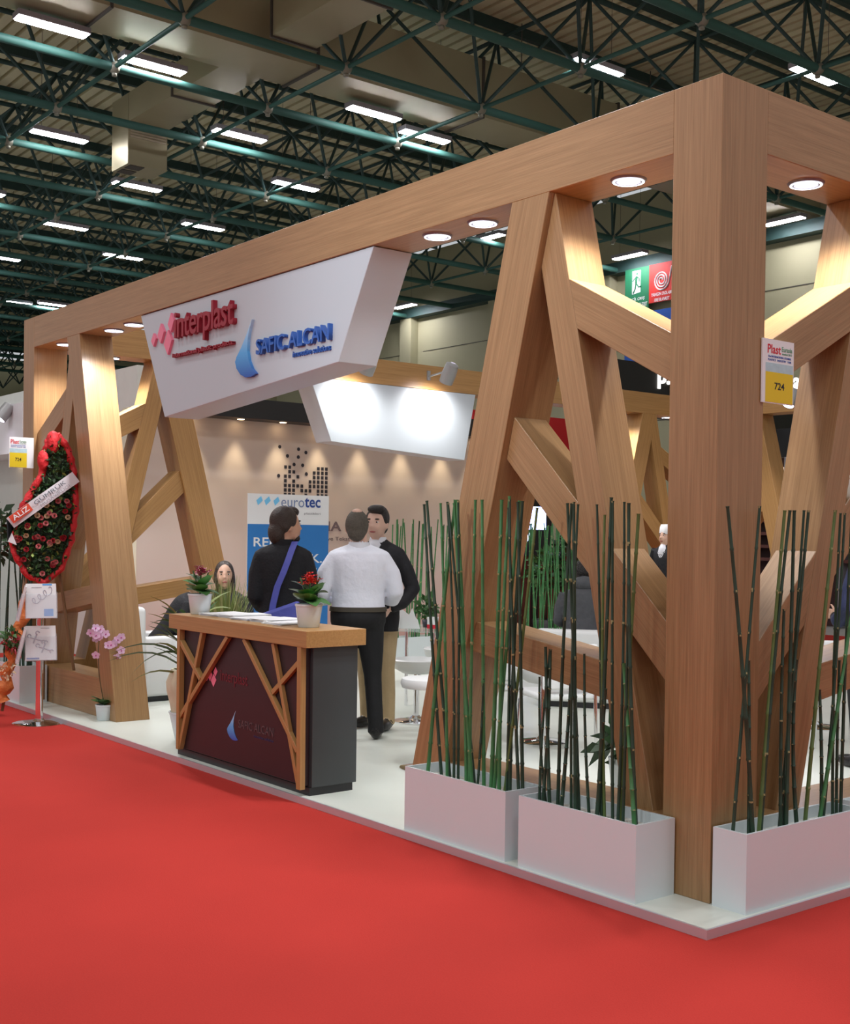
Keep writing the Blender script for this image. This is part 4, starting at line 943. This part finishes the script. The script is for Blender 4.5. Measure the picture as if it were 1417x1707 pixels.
def cap_man():
    t = thing('person', 'distant person in a white cap and dark jacket beside the corner column', 'person', (-7.58, 8.50, 0), YAW + PI - .9)
    g = G(); torso(g, Matrix(), 1.0, 1, 1, 1.05, .78); stand_legs(g, 1.0, 2, 3, .12)
    for s in (-1, 1):
        limb(g, [(s * .19, -.01, 1.42), (s * .25, -.02, 1.28), (s * .27, -.01, 1.13), (s * .22, .12, 1.04), (s * .15, .2, 1.02)], [.072, .066, .058, .05, .04], 1); hand(g, (s * .15, .2, 1.02), (-s * .4, .7, -.2), (0, .2, 1), 0)
    H = Matrix.Translation((0, .01, 1.60)); limb(g, [(0, -.012, 1.45), (0, 0, 1.55)], [.058, .053], 0); head(g, H, 0); g.ell((0, .09, 1.40), (.06, .05, .1), 14, 9, None, 4)
    finish_body('body', g, [SKIN, SUIT, TROUB, SHOE, SHIRTW], t); face(t, H)
    part('cap', smooth_angle(G().lathe([(.10, .03), (.105, .05), (.10, .12), (.085, .16), (.001, .165)], 20, H.translation + Vector((0, -.01, .0))).mesh('cap'), .7), PAPER, t)
cap_man()

# ================================================================== FURNITURE
def rbox(lo, hi, bev=.03, seg=3): return smooth_angle(G().box(lo, hi).mesh('b', bevel=bev, bseg=seg), .7)
def armchair(label, loc, rz, bh=.88, ah=.60):
    t = thing('armchair', label, 'armchair', loc, rz, 'white armchairs')
    part('base', G().box((-.34, -.34, 0), (.34, .34, .05)).mesh('base'), RUBBER, t, label='dark recessed base')
    part('seat', rbox((-.26, -.25, .05), (.26, .37, .42), .035), SEATW, t)
    part('backrest', rbox((-.38, -.38, .05), (.38, -.24, bh), .045), SEATW, t)
    for s in (-1, 1): part('armrest', rbox((min(s * .25, s * .38), -.25, .05), (max(s * .25, s * .38), .38, ah), .03), SEATW, t)
armchair('white leather armchair holding the hunched person in black', (-7.43, .95, 0), 0)
armchair('white leather armchair behind the long haired woman', (-7.56, 1.93, 0), YAW + PI + .1, .84, .58)
armchair('white armchair in which the grey hoodie sits', (-4.84, 4.10, 0), YAW - .25, .72, .60)
armchair('white armchair beside the grey hoodie, nearer the column', (-3.95, 4.75, 0), YAW + .5, .74, .62)
def swivel(label, loc, rz, sh_=.47, bowl=True):
    t = thing('swivel_stool', label, 'stool', loc, rz, 'white swivel stools')
    part('base', smooth_angle(G().lathe([(.20, 0), (.20, .008), (.16, .018), (.05, .03), (.03, .05)], 28).mesh('base'), .6), CHROME, t)
    part('column', smooth_angle(G().lathe([(.024, .03), (.024, sh_ - .06)], 14).mesh('column'), .6), CHROME, t)
    g = G().lathe([(.03, sh_ - .07), (.12, sh_ - .06), (.19, sh_ - .02), (.215, sh_ + .05), (.20, sh_ + .06), (.17, sh_ + .015), (.001, sh_)], 28) if bowl else G().lathe([(.03, sh_ - .06), (.19, sh_ - .05), (.2, sh_ - .02), (.19, sh_ + .01), (.001, sh_ + .02)], 28)
    part('seat', smooth_angle(g.mesh('seat'), .8), SEATW, t)
    part('lever', G().tube([(.02, 0, sh_ - .08), (.18, .02, sh_ - .1)], .008, 6).mesh('lever'), RUBBER, t)
swivel('white bucket swivel stool beside the khaki trousers', (-4.80, 2.10, 0), .3)
swivel('white swivel stool farther behind, next to the glass table', (-5.45, 2.95, 0), 1.0)
swivel('white swivel stool half hidden behind the dark leaning leg', (-3.10, .90, 0), .2, .60, False)
swivel('white swivel stool with round chrome base seen through the bamboo', (-3.43, 2.27, 0), .7, .52)
swivel('white swivel stool at the right edge below the navy jacket', (-2.66, 4.70, 0), .4, .55)
def chair(label, loc, rz):
    t = thing('chrome_leg_chair', label, 'chair', loc, rz, 'white chairs with chrome legs')
    part('seat', rbox((-.22, -.22, .42), (.22, .22, .47), .02), SEATW, t)
    part('backrest', rbox((-.21, -.245, .50), (.21, -.205, .82), .018), SEATW, t)
    for sx in (-1, 1):
        part('leg', smooth_angle(G().tube([(sx * .20, -.22, .70), (sx * .20, -.22, .44), (sx * .21, -.24, 0)], .014, 10).mesh('leg'), .9), CHROME, t)
        part('leg', smooth_angle(G().tube([(sx * .14, .18, .425), (sx * .19, .20, .415), (sx * .21, .205, .38), (sx * .215, .22, 0)], .014, 10).mesh('leg'), .9), CHROME, t)
chair('white chair with chrome legs seen through the bamboo left of the column', (-2.98, 1.98, 0), YAW + .3)
chair('white chair with chrome legs just right of the dark leaning leg', (-3.62, 1.72, 0), YAW + .6)
chair('white chair with chrome legs seen right of the corner column', (-2.1, 4.1, 0), YAW)
GLASS = mat('clear_glass', (.62, .80, .74), .04, alpha=.28, var=.0)
gt = thing('glass_table', 'small glass table with chrome legs behind the suited man', 'table', (-5.20, 2.44, 0), .4)
part('table_top', G().box((-.35, -.35, .74), (.35, .35, .752)).mesh('table_top', bevel=.003), GLASS, gt)
for sx in (-1, 1):
    for sy in (-1, 1): part('leg', smooth_angle(G().tube([(sx * .31, sy * .31, 0), (sx * .31, sy * .31, .74)], .015, 10).mesh('leg'), .9), CHROME, gt)
nk = thing('napkin', 'folded white napkin standing on the glass table', 'napkin', (-5.18, 2.30, .752), YAW)
part('fold', G().prism([(-.09, 0), (.09, 0), (.06, .10), (.03, .18), (.0, .12), (-.05, .16), (-.10, .17)], Rf, -.012, .012).mesh('fold'), PAPER, nk)
part('fold', G().prism([(-.07, 0), (.10, 0), (.08, .08), (.02, .13), (-.06, .10)], Rf, .02, .03).mesh('fold'), PAPER, nk)
sb = thing('sugar_box', 'small red and white box on the glass table', 'box', (-5.07, 2.50, .752), .4)
part('box', G().box((-.05, -.04, 0), (.05, .04, .10)).mesh('box'), PAPER, sb); part('red_band', G().box((-.051, -.041, 0), (.051, .041, .035)).mesh('red_band'), mat('red_ink', (.62, .02, .04), .5), sb)
tp = thing('table_plant', 'small leafy sprig on the glass table', 'plant', (-5.21, 2.52, .752))
part('pot', G().lathe([(.03, 0), (.04, .07), (.034, .07)], 14).mesh('pot', True), mat('dark_pot', (.04, .04, .05), .4), tp)
part('foliage', foliage(70, (.07, .07, .10), 31, .07, (0, 0, .16)).mesh('foliage', weld=False), LEAFM, tp, kind='stuff')
fp = thing('floor_plant', 'low plant in a white pot behind the bamboo near the column', 'plant', (-1.62, 1.25, 0))
part('pot', smooth_angle(G().lathe([(.09, 0), (.12, .26), (.108, .26), (.1, .22), (.001, .22)], 20).mesh('pot'), .7), PLANTW, fp)
part('foliage', foliage(110, (.16, .16, .12), 33, .12, (0, 0, .34)).mesh('foliage', weld=False), LEAFD, fp, kind='stuff')

# ================================================================== PLANTS AND DECORATION
def leaf_mesh(L_, w_, droop, name='leaf', n=6, cup=.25):
    g = G(); V = []; F = []
    for i in range(n + 1):
        u = i / n; ww = w_ * math.sin(PI * min(1, u * .92 + .06)) ** .8; z = droop * u * u; x = L_ * u
        V += [(x, -ww, z + cup * ww), (x, 0, z), (x, ww, z + cup * ww)]
    for i in range(n):
        for j in (0, 1): F.append((3*i + j, 3*i + j + 1, 3*i + 4 + j, 3*i + 3 + j))
    return smooth_angle(g.add(V, F).mesh(name), 1.5)
def pot(t, r0, r1, h, m=PLANTW):
    part('pot', smooth_angle(G().lathe([(r0, 0), (r0 + .004, .004), (r1, h - .015), (r1 + .004, h - .012), (r1 + .004, h), (r1 - .008, h), (r1 - .012, h - .02), (.001, h - .02)], 28).mesh('pot'), .7), m, t)
def kalanchoe(label, loc, seed, fm, flat=False):
    rnd = random.Random(seed); t = thing('potted_flower', label, 'plant', loc); h = .145; pot(t, .062, .083, h)
    lm = [leaf_mesh(.135, .056, d, 'leaf') for d in (-.05, -.02, .03)]
    for k in range(13):
        o = part('leaf', lm[k % 3], LEAFG if k % 3 else LEAFM, t, (0, 0, h + .012 + .030 * (k // 6)), (rnd.uniform(-.2, .2), -.22 - .30 * (k // 6), k * 2.4 + rnd.uniform(-.3, .3)))
    part('stems', G().tube([(0, 0, h), (.01, 0, h + .18)], .006, 5).tube([(0, 0, h), (-.055, -.03, h + .16)], .005, 5).tube([(0, 0, h), (.06, .04, h + .17)], .005, 5).mesh('stems', weld=False), LEAFM, t)
    g = G(); gm = []
    for k in range(75):
        c = (rnd.choice(((.01, 0, .165), (-.045, .02, .14), (.055, -.01, .15)))); p = Vector((c[0] + rnd.gauss(0, .022), c[1] + rnd.gauss(0, .022), h + c[2] + rnd.gauss(0, .012)))
        for q in range(4):
            a = q * PI / 2 + rnd.random(); d = Vector((math.cos(a), math.sin(a), .5)); s_ = Vector((-math.sin(a), math.cos(a), 0))
            g.blade([p, p + d * .010, p + d * .017], [.002, .009, .002], s_, rnd.choice((0, 0, 1)))
    part('blossoms', g.mesh('blossoms', weld=False), fm, t, kind='stuff')
kalanchoe('white pot of magenta flowers at the left end of the counter', (-4.45, -.12, .995), 41, [mat('magenta_petal', (.50, .05, .16), .5, var=.3, scale=40), mat('pale_petal', (.45, .30, .22), .5)])
kalanchoe('white pot of red flowers at the right end of the counter', (-3.06, -.10, .995), 42, [mat('red_petal', (.62, .03, .04), .5, var=.3, scale=40), mat('orange_petal', (.70, .10, .03), .5)])
# leaflets on the counter
rnd = random.Random(77)
LAV = mat('leaflet_print', (.62, .62, .78), .4, var=.2, scale=9)
for k, (x, y, n_, lab) in enumerate(((-4.26, -.02, 9, 'thin stack of white leaflets next to the magenta flower pot'), (-4.03, .0, 12, 'stack of white leaflets, second from the left on the counter'), (-3.80, -.03, 8, 'stack of white leaflets in the middle of the counter'),
        (-3.57, -.01, 11, 'stack of white leaflets right of the counter middle'), (-3.36, -.05, 7, 'low stack of white leaflets beside the red flower pot'), (-3.47, .09, 9, 'white leaflets at the back edge of the counter'))):
    t = thing('leaflet_stack', lab, 'leaflets', (x, y, .995), rnd.uniform(-.1, .1), 'leaflet stacks on the counter')
    for i in range(n_):
        o = part('leaflet', G().box((-.105, -.148 if k != 5 else -.02, 0), (.105, .148 if k != 5 else .02, .0016)).mesh('leaflet'), LAV if i == n_ // 2 else PAPER, t, (rnd.uniform(-.006, .006), rnd.uniform(-.006, .006), i * .0018), (0, 0, rnd.uniform(-.12, .12)))
# grass behind the counter
gp = thing('potted_grass', 'tall pale green ornamental grass behind the counter in front of the woman', 'plant', (-5.42, .62, 0))
pot(gp, .13, .17, .55, mat('planter_grey', (.30, .30, .34), .5))
g = G(); rnd = random.Random(51)
for k in range(230):
    a = rnd.uniform(0, 2 * PI); d = Vector((math.cos(a), math.sin(a), 0)); b = d * rnd.uniform(0, .13) + Vector((0, 0, .5)); L_ = rnd.uniform(.50, .78); sp_ = rnd.uniform(.02, .22)
    pts = [b + d * sp_ * u * u + Vector((0, 0, L_ * u * (1 - .12 * u * sp_ * 4))) for u in (0, .35, .7, 1)]
    g.blade(pts, [.005, .006, .004, .0008], Vector((-d.y, d.x, 0)), rnd.choice((0, 0, 1)))
part('blades', g.mesh('blades', weld=False), [mat('grass_olive', (.22, .28, .08), .5, var=.3, scale=12), mat('grass_straw', (.45, .42, .20), .5, var=.2)], gp, kind='stuff')
# dracaena wrapped in paper, left of the counter
dr = thing('wrapped_dracaena', 'spiky dracaena wrapped in printed cream paper left of the counter', 'plant', (-5.02, .10, 0))
pot(dr, .10, .15, .22)
part('paper_wrap', smooth_angle(G().lathe([(.13, .17), (.15, .28), (.175, .38), (.18, .44), (.14, .54), (.12, .54), (.16, .44), (.14, .28)], 14, cap=False).mesh('paper_wrap'), .5), mat('cream_paper', (.62, .58, .40), .6, var=.15, scale=14), dr)
wm = frameM((0, 0, 0), (-.35, -.94, 0), (0, 0, 1)); 
for k, (bd_, zt_, cm, w_, h_) in enumerate((('ALIZ', .47, INK, .14, .06), ('FiLiZ', .34, mat('orange_print', (.55, .18, .06), .6), .15, .09))):
    M = frameM((.150 if k else .172, -.02 , zt_ - .05), (.45, .89, .15), (-.1, 0, 1)); partM('print', text_mesh(bd_, w_, h_, .002, .01), cm, dr, Matrix.Translation((0, -.06, 0)) @ M)
rnd = random.Random(61); dl = []
for q in range(4):
    L_ = .40 + .06 * q; g = G(); n = 7; pts = []; 
    for i in range(n): u = i / (n - 1); pts.append((L_ * u * (.75 + .1 * q), 0, L_ * (.75 * u - (.25 + .18 * q) * u * u)))
    g.blade(pts, [.008, .013, .013, .012, .010, .006, .001], (0, .75, .66)); dl.append(g.mesh('leaf', True))
part('stem', G().tube([(0, 0, .2), (.01, 0, .55), (0, .01, .82)], .016, 7).mesh('stem', True), mat('bark', (.06, .04, .025), .8), dr)
for k in range(46):
    part('leaf', dl[k % 4], MATS['grass_olive'] if k % 3 else LEAFM, dr, (0, 0, .44 + .40 * (k / 46)), (0, rnd.uniform(-.45, .25), k * 2.399))
# orchid
orc = thing('potted_orchid', 'pink orchid in a small white pot in front of the leaning leg at left', 'plant', (-6.30, -.02, 0))
pot(orc, .058, .073, .13)
for a, L_, dz in ((2.2, .17, .3), (3.6, .15, .1), (4.6, .14, .5), (.5, .12, .2), (5.6, .13, .35)):
    part('leaf', leaf_mesh(L_, .055, -.02), LEAFM, orc, (0, 0, .125), (0, -dz - .25, a))
ORP = mat('orchid_petal', (.74, .50, .68), .45, var=.15, scale=60); ORC_ = mat('orchid_centre', (.45, .05, .25), .5)
fl = G()
for q in range(5):
    a = q * 2 * PI / 5; d = Vector((0.15, math.cos(a), math.sin(a))); s_ = Vector((0, -math.sin(a), math.cos(a)))
    fl.blade([Vector((0, 0, 0)), d * .016, d * .030, d * .036], [.004, .016, .013, .002], s_)
fl.ell((.008, 0, -.004), (.008, .006, .008), 6, 4, None, 1); flm = fl.mesh('blossom', weld=False)
rnd = random.Random(71)
for k, (top, bend) in enumerate((((-.02, -.04, .74), (-.01, -.03)), ((.03, .07, .66), (.0, .03)))):
    pts = [Vector((.0, .01 * k, .12)).lerp(Vector(top), u) + Vector((0, bend[1] * math.sin(u * PI), 0)) for u in [i / 9 for i in range(10)]]
    part('flower_stem', smooth_angle(G().tube(pts, .0035, 6).mesh('flower_stem'), 1), mat('stem_brown', (.05, .05, .02), .5), orc)
    for q in range(8):
        p = Vector(top) + Vector((rnd.uniform(-.02, .06), rnd.gauss(0, .04) + (.02 if k else -.03), -rnd.uniform(-.04, .20)))
        part('blossom', flm, [ORP, ORC_], orc, p, (rnd.uniform(-.5, .5), rnd.uniform(-.3, .3), -.4 + rnd.uniform(-.5, .5)))

# brochure stand on the carpet
BZ = 1.21
bs = thing('brochure_stand', 'chrome brochure stand with clear pockets on the red carpet', 'stand', (-6.65, -.44, HZ), BZ)
part('base', smooth_angle(G().lathe([(.215, 0), (.215, .006), (.19, .014), (.05, .024), (.034, .04)], 36).mesh('base'), .6), CHROME, bs)
part('pole', smooth_angle(G().lathe([(.030, .02), (.030, 1.0)], 18).mesh('pole'), .8), CHROME, bs)
ACR = mat('clear_acrylic', (.80, .82, .86), .08, alpha=.22, var=0)
def pocket(z, ang, nm='pocket'):
    M = Matrix.Rotation(ang, 4, 'Z') @ Matrix.Translation((0, -.075 if abs(ang) < 1 else -.165, z)) @ Matrix.Rotation(-.22, 4, 'X')
    g = G().box((-.125, -.030, 0), (.125, -.027, .20)).box((-.125, -.002, 0), (.125, .001, .26)).box((-.128, -.030, 0), (-.125, .001, .22)).box((.125, -.030, 0), (.128, .001, .22)).box((-.125, -.03, -.003), (.125, .001, 0))
    partM(nm, g.mesh(nm, weld=False), ACR, bs, M); return M
WB = Matrix.Translation((-6.65, -.44, HZ)) @ Matrix.Rotation(BZ, 4, 'Z')
def brochure(z, ang, label, kind):
    M = WB @ pocket(z, ang) @ Matrix.Translation((0, -.014, .004)); t = thing('brochure', label, 'brochure', (0, 0, 0), 0, 'brochures on the stand'); t.matrix_world = M
    part('sheet', G().box((-.12, -.008, 0), (.12, .008, .285)).mesh('sheet'), PAPER, t)
    GL = mat('line_grey', (.42, .40, .46), .5); BI = mat('bright_blue_ink', (.06, .32, .75), .5)
    F = lambda nm, me, m, x, zz: partM(nm, me, m, t, Matrix.Translation((x, -.0082, zz)) @ Rf)
    if kind == 1:
        g = G(); pts = [(-.07 + .022 * a / 1.2 + .022 * math.cos(a * 2.6), .075 + .016 * a / 1.2 + .03 * math.sin(a * 2.6), 0) for a in [i * .12 for i in range(70)]]
        g.tube(pts, .0035, 5); F('spring_print', g.mesh('spring_print'), GL, 0, .05)
        F('blue_block', G().prism([(0, 0), (.075, 0), (.075, .06), (0, .06)], Matrix(), 0, .001).mesh('blue_block'), BI, .02, .012); F('blue_tab', G().prism([(0, 0), (.075, 0), (.075, .012), (0, .012)], Matrix(), 0, .001).mesh('blue_tab'), BI, .012, .27)
        F('heading', G().prism([(0, 0), (.08, 0), (.08, .004), (0, .004)], Matrix(), 0, .001).mesh('heading'), GREYT, -.075, .25)
    elif kind == 2:
        for (ox, oy, a0) in ((-.03, .17, -.5), (.035, .09, .5)):
            g = G()
            for seg in (((-.055, .02), (.045, -.015)), ((-.03, -.03), (.0, .045))): g.tube([Vector((*p, 0)) for p in seg], .006, 5)
            for cx, cy in ((-.06, .03), (.05, -.02), (.005, .055)): g.tube([(cx + .014 * math.cos(a), cy + .014 * math.sin(a), 0) for a in [i * .55 for i in range(9)]], .005, 5)
            F('wrench_print', g.mesh('wrench_print', weld=False), GL, ox, oy)
        F('blue_tab', G().prism([(0, 0), (.1, 0), (.1, .014), (0, .014)], Matrix(), 0, .001).mesh('blue_tab'), BLUE, -.115, .006); F('heading', G().prism([(0, 0), (.07, 0), (.07, .004), (0, .004)], Matrix(), 0, .001).mesh('heading'), GREYT, .0, .262)
    else:
        F('photo_print', G().prism([(-.11, .02), (.11, .02), (.11, .12), (-.11, .12)], Matrix(), 0, .001).mesh('photo_print'), mat('muted_photo', (.30, .34, .50), .5, var=.5, scale=30), 0, 0)
brochure(.88, .12, 'white brochure with a spring drawing in the upper pocket', 1); brochure(.53, .12, 'white brochure with wrench drawings in the lower pocket', 2)
brochure(.86, -1.55, 'brochure seen edge-on in the upper left pocket', 3); brochure(.51, -1.55, 'brochure seen edge-on in the lower left pocket', 3)

# funeral-style flower wreath on an easel, wrapped with red tulle
WZ = math.atan2(.9346, .3557)       # local -y looks towards the aisle corner
wr = thing('flower_wreath', 'tall teardrop flower wreath with red tulle border and white sash', 'wreath', (-7.217, -.191, 0), 1.21)
OUT = [(.09, .655), (.17, .56), (.22, .40), (.245, .2), (.25, 0), (.22, -.25), (.14, -.5), (0, -.62), (-.14, -.56), (-.24, -.38), (-.27, -.25), (-.22, -.05), (-.13, .12), (-.03, .3), (0, .5), (.03, .62)]
WC = 1.745
def inside(x, y):
    c = False; n = len(OUT)
    for i in range(n):
        (x0, y0), (x1, y1) = OUT[i], OUT[(i+1) % n]
        if (y0 > y) != (y1 > y) and x < (x1 - x0) * (y - y0) / (y1 - y0) + x0: c = not c
    return c
rnd = random.Random(81); g = G(); k = 0
while k < 1500:
    x, y = rnd.uniform(-.3, .3), rnd.uniform(-.66, .7)
    if not inside(x, y): continue
    k += 1; p = Vector((x, -.02 - rnd.random() * .07, WC + y)); t_ = Vector((rnd.gauss(0, 1), -abs(rnd.gauss(0, .7)), rnd.gauss(0, 1))).normalized(); s_ = t_.cross(Vector((rnd.gauss(0, 1), rnd.gauss(0, 1), rnd.gauss(0, 1)))).normalized(); L_ = rnd.uniform(.035, .06)
    g.blade([p, p + t_ * L_ * .45, p + t_ * L_], [.002, L_ * .27, .001], s_, 0 if rnd.random() < .62 else (1 if rnd.random() < .8 else 2))
part('foliage', g.mesh('foliage', weld=False), [LEAFD, LEAFM, mat('lime_leaf', (.28, .36, .08), .45)], wr, kind='stuff')
back = G().prism(OUT, Matrix.Translation((0, 0, WC)) @ Rf, -.0, .02); part('backing', back.mesh('backing'), LEAFD, wr)
def rose_mesh():
    g = G(); rnd = random.Random(4)
    for ring, (n, r, h) in enumerate(((3, .006, .018), (5, .013, .014), (6, .020, .006))):
        for q in range(n):
            a = q * 2 * PI / n + ring; d = Vector((math.cos(a), math.sin(a), 0)); s_ = Vector((-d.y, d.x, 0))
            g.blade([d * r * .5, d * r + Vector((0, 0, h * .7)), d * r * 1.15 + Vector((0, 0, h))], [r * .6, r * .75, r * .4], s_)
    return smooth_angle(g.mesh('rose', weld=False), 1.5)
rm = rose_mesh(); RO = [mat('rose_pink', (.55, .16, .16), .5, var=.25, scale=80), mat('rose_crimson', (.35, .02, .03), .5), mat('rose_cream', (.62, .45, .28), .5)]
k = 0
while k < 46:
    x, y = rnd.uniform(-.27, .25), rnd.uniform(-.6, .2)
    if not inside(x * 1.12, y * 1.05): continue
    o = part('rose', rm.copy() if k < 3 else bpy.data.meshes['rose_%d' % (k % 3)], RO[k % 3], wr, (x, -.10 - rnd.random() * .02, WC + y), (PI / 2 + rnd.uniform(-.5, .5), rnd.uniform(-.5, .5), 0)); 
    if k < 3: o.data.name = 'rose_%d' % k
    k += 1
TUL = mat('red_tulle', (.60, .02, .025), .6, var=.25, scale=20, bump=.8, bscale=25)
pts = []; rs = []; n = len(OUT)
for i in range(n * 4 + 1):
    u = i / 4; a, b = OUT[int(u) % n], OUT[(int(u) + 1) % n]; f = u - int(u); x = a[0] * (1 - f) + b[0] * f; y = a[1] * (1 - f) + b[1] * f
    pts.append((x * 1.03, -.055 + .012 * math.sin(i * 1.7), WC + y * 1.02)); rs.append(.026 + .006 * math.sin(i * 2.9) + (.006 if 0 <= y else 0))
part('red_ribbon', smooth_angle(G().tube(pts, rs, 8, True, 0).mesh('red_ribbon'), 1.2), TUL, wr, label='gathered red tulle border')
part('red_bow', smooth_angle(G().ell((.06, -.07, WC + .60), (.06, .04, .10), 10, 7).ell((-.02, -.08, WC + .44), (.05, .03, .09), 10, 7).mesh('red_bow', weld=False), 1.2), TUL, wr)
# sash
S0, S1 = Vector((-.285, -.135, WC - .115)), Vector((.255, -.135, WC + .30)); dv = (S1 - S0).normalized(); uv = Vector((-dv.z, 0, dv.x))
g = G(); V = []; F = []; NS = 14
for i in range(NS + 1):
    u = i / NS; p = S0.lerp(S1, u) + Vector((0, -.03 * math.sin(PI * u), 0)); V += [p - uv * .052, p + uv * .052]
for i in range(NS): F.append((2*i, 2*i+1, 2*i+3, 2*i+2))
V2 = len(V); V += [V[0] + Vector((0, -.002, 0)), V[1], S0 + Vector((-.02, -.0, -.16)) - uv * .0, S0 + Vector((.055, 0, -.19))]
g.add(V, F + [(V2 + 3, V2 + 1, V2, V2 + 2)]); part('sash', g.mesh('sash', True, weld=False), mat('white_satin', (.68, .66, .68), .45, var=.05), wr, label='white satin sash')
MS = frameM(S0 + dv * .02 + Vector((0, -.036, 0)) , dv, uv)
partM('orange_field', G().prism([(.0, -.02), (.20, -.02), (.20, .05), (.0, .05)], Matrix(), -.012, -.010).mesh('orange_field'), mat('orange_red_print', (.65, .07, .03), .5), wr, Matrix.Translation((0, -.006, 0)) @ MS)
partM('sash_lettering', text_mesh('ALiZ', .16, .045, .002, .012), PAPER, wr, Matrix.Translation((0, -.006, 0)) @ MS @ Matrix.Translation((.02, -.005, -.004)))
partM('sash_lettering', text_mesh('GÜMRÜK', .32, .042, .002, .0), mat('slate_ink', (.10, .11, .13), .5), wr, Matrix.Translation((0, -.003, 0)) @ MS @ Matrix.Translation((.24, .0, 0)))
partM('sash_lettering', text_mesh('MUSAVIRLIGI', .30, .026, .002, .0), GREYT, wr, Matrix.Translation((0, -.003, 0)) @ MS @ Matrix.Translation((.27, -.042, 0)))
EAS = mat('easel_wood', (.20, .11, .05), .7)
part('easel_leg', G().tube([(.0, .02, WC + .3), (-.34, -.10, 0)], .014, 7).mesh('easel_leg'), EAS, wr); part('easel_leg', G().tube([(.0, .02, WC + .3), (.30, .0, .04)], .014, 7).mesh('easel_leg'), EAS, wr); part('easel_leg', G().tube([(.0, .03, WC + .3), (.0, .30, .04)], .014, 7).mesh('easel_leg'), EAS, wr)
ORG = mat('orange_tulle', (.62, .16, .035), .6, var=.35, scale=14, bump=1.0, bscale=22)
pts = []; rs = []
for i in range(26):
    u = i / 25; p = Vector((-.13, -.05, 1.04)).lerp(Vector((-.36, -.12, .08)), u); pts.append(p + Vector((.02 * math.sin(i * 1.3), -.02, 0))); rs.append(.034 + .022 * abs(math.sin(i * .8)) + (.02 if u > .8 else 0))
part('orange_drape', smooth_angle(G().tube(pts, rs, 9).mesh('orange_drape'), 1.2), ORG, wr, label='orange tulle wound round the easel leg')
part('flower_bunch', foliage(120, (.07, .06, .09), 91, .05, (-.27, -.16, .62)).mesh('flower_bunch', weld=False), [LEAFM], wr, kind='stuff')
part('flower_bunch', foliage(70, (.07, .06, .08), 92, .035, (-.26, -.19, .60)).mesh('flower_bunch', weld=False), [mat('rose_crimson', (.35, .02, .03), .5)], wr, kind='stuff')
part('flower_bunch', foliage(50, (.06, .06, .07), 93, .035, (-.30, -.19, .34)).mesh('flower_bunch', weld=False), [mat('rose_cream', (.62, .45, .28), .5)], wr, kind='stuff')
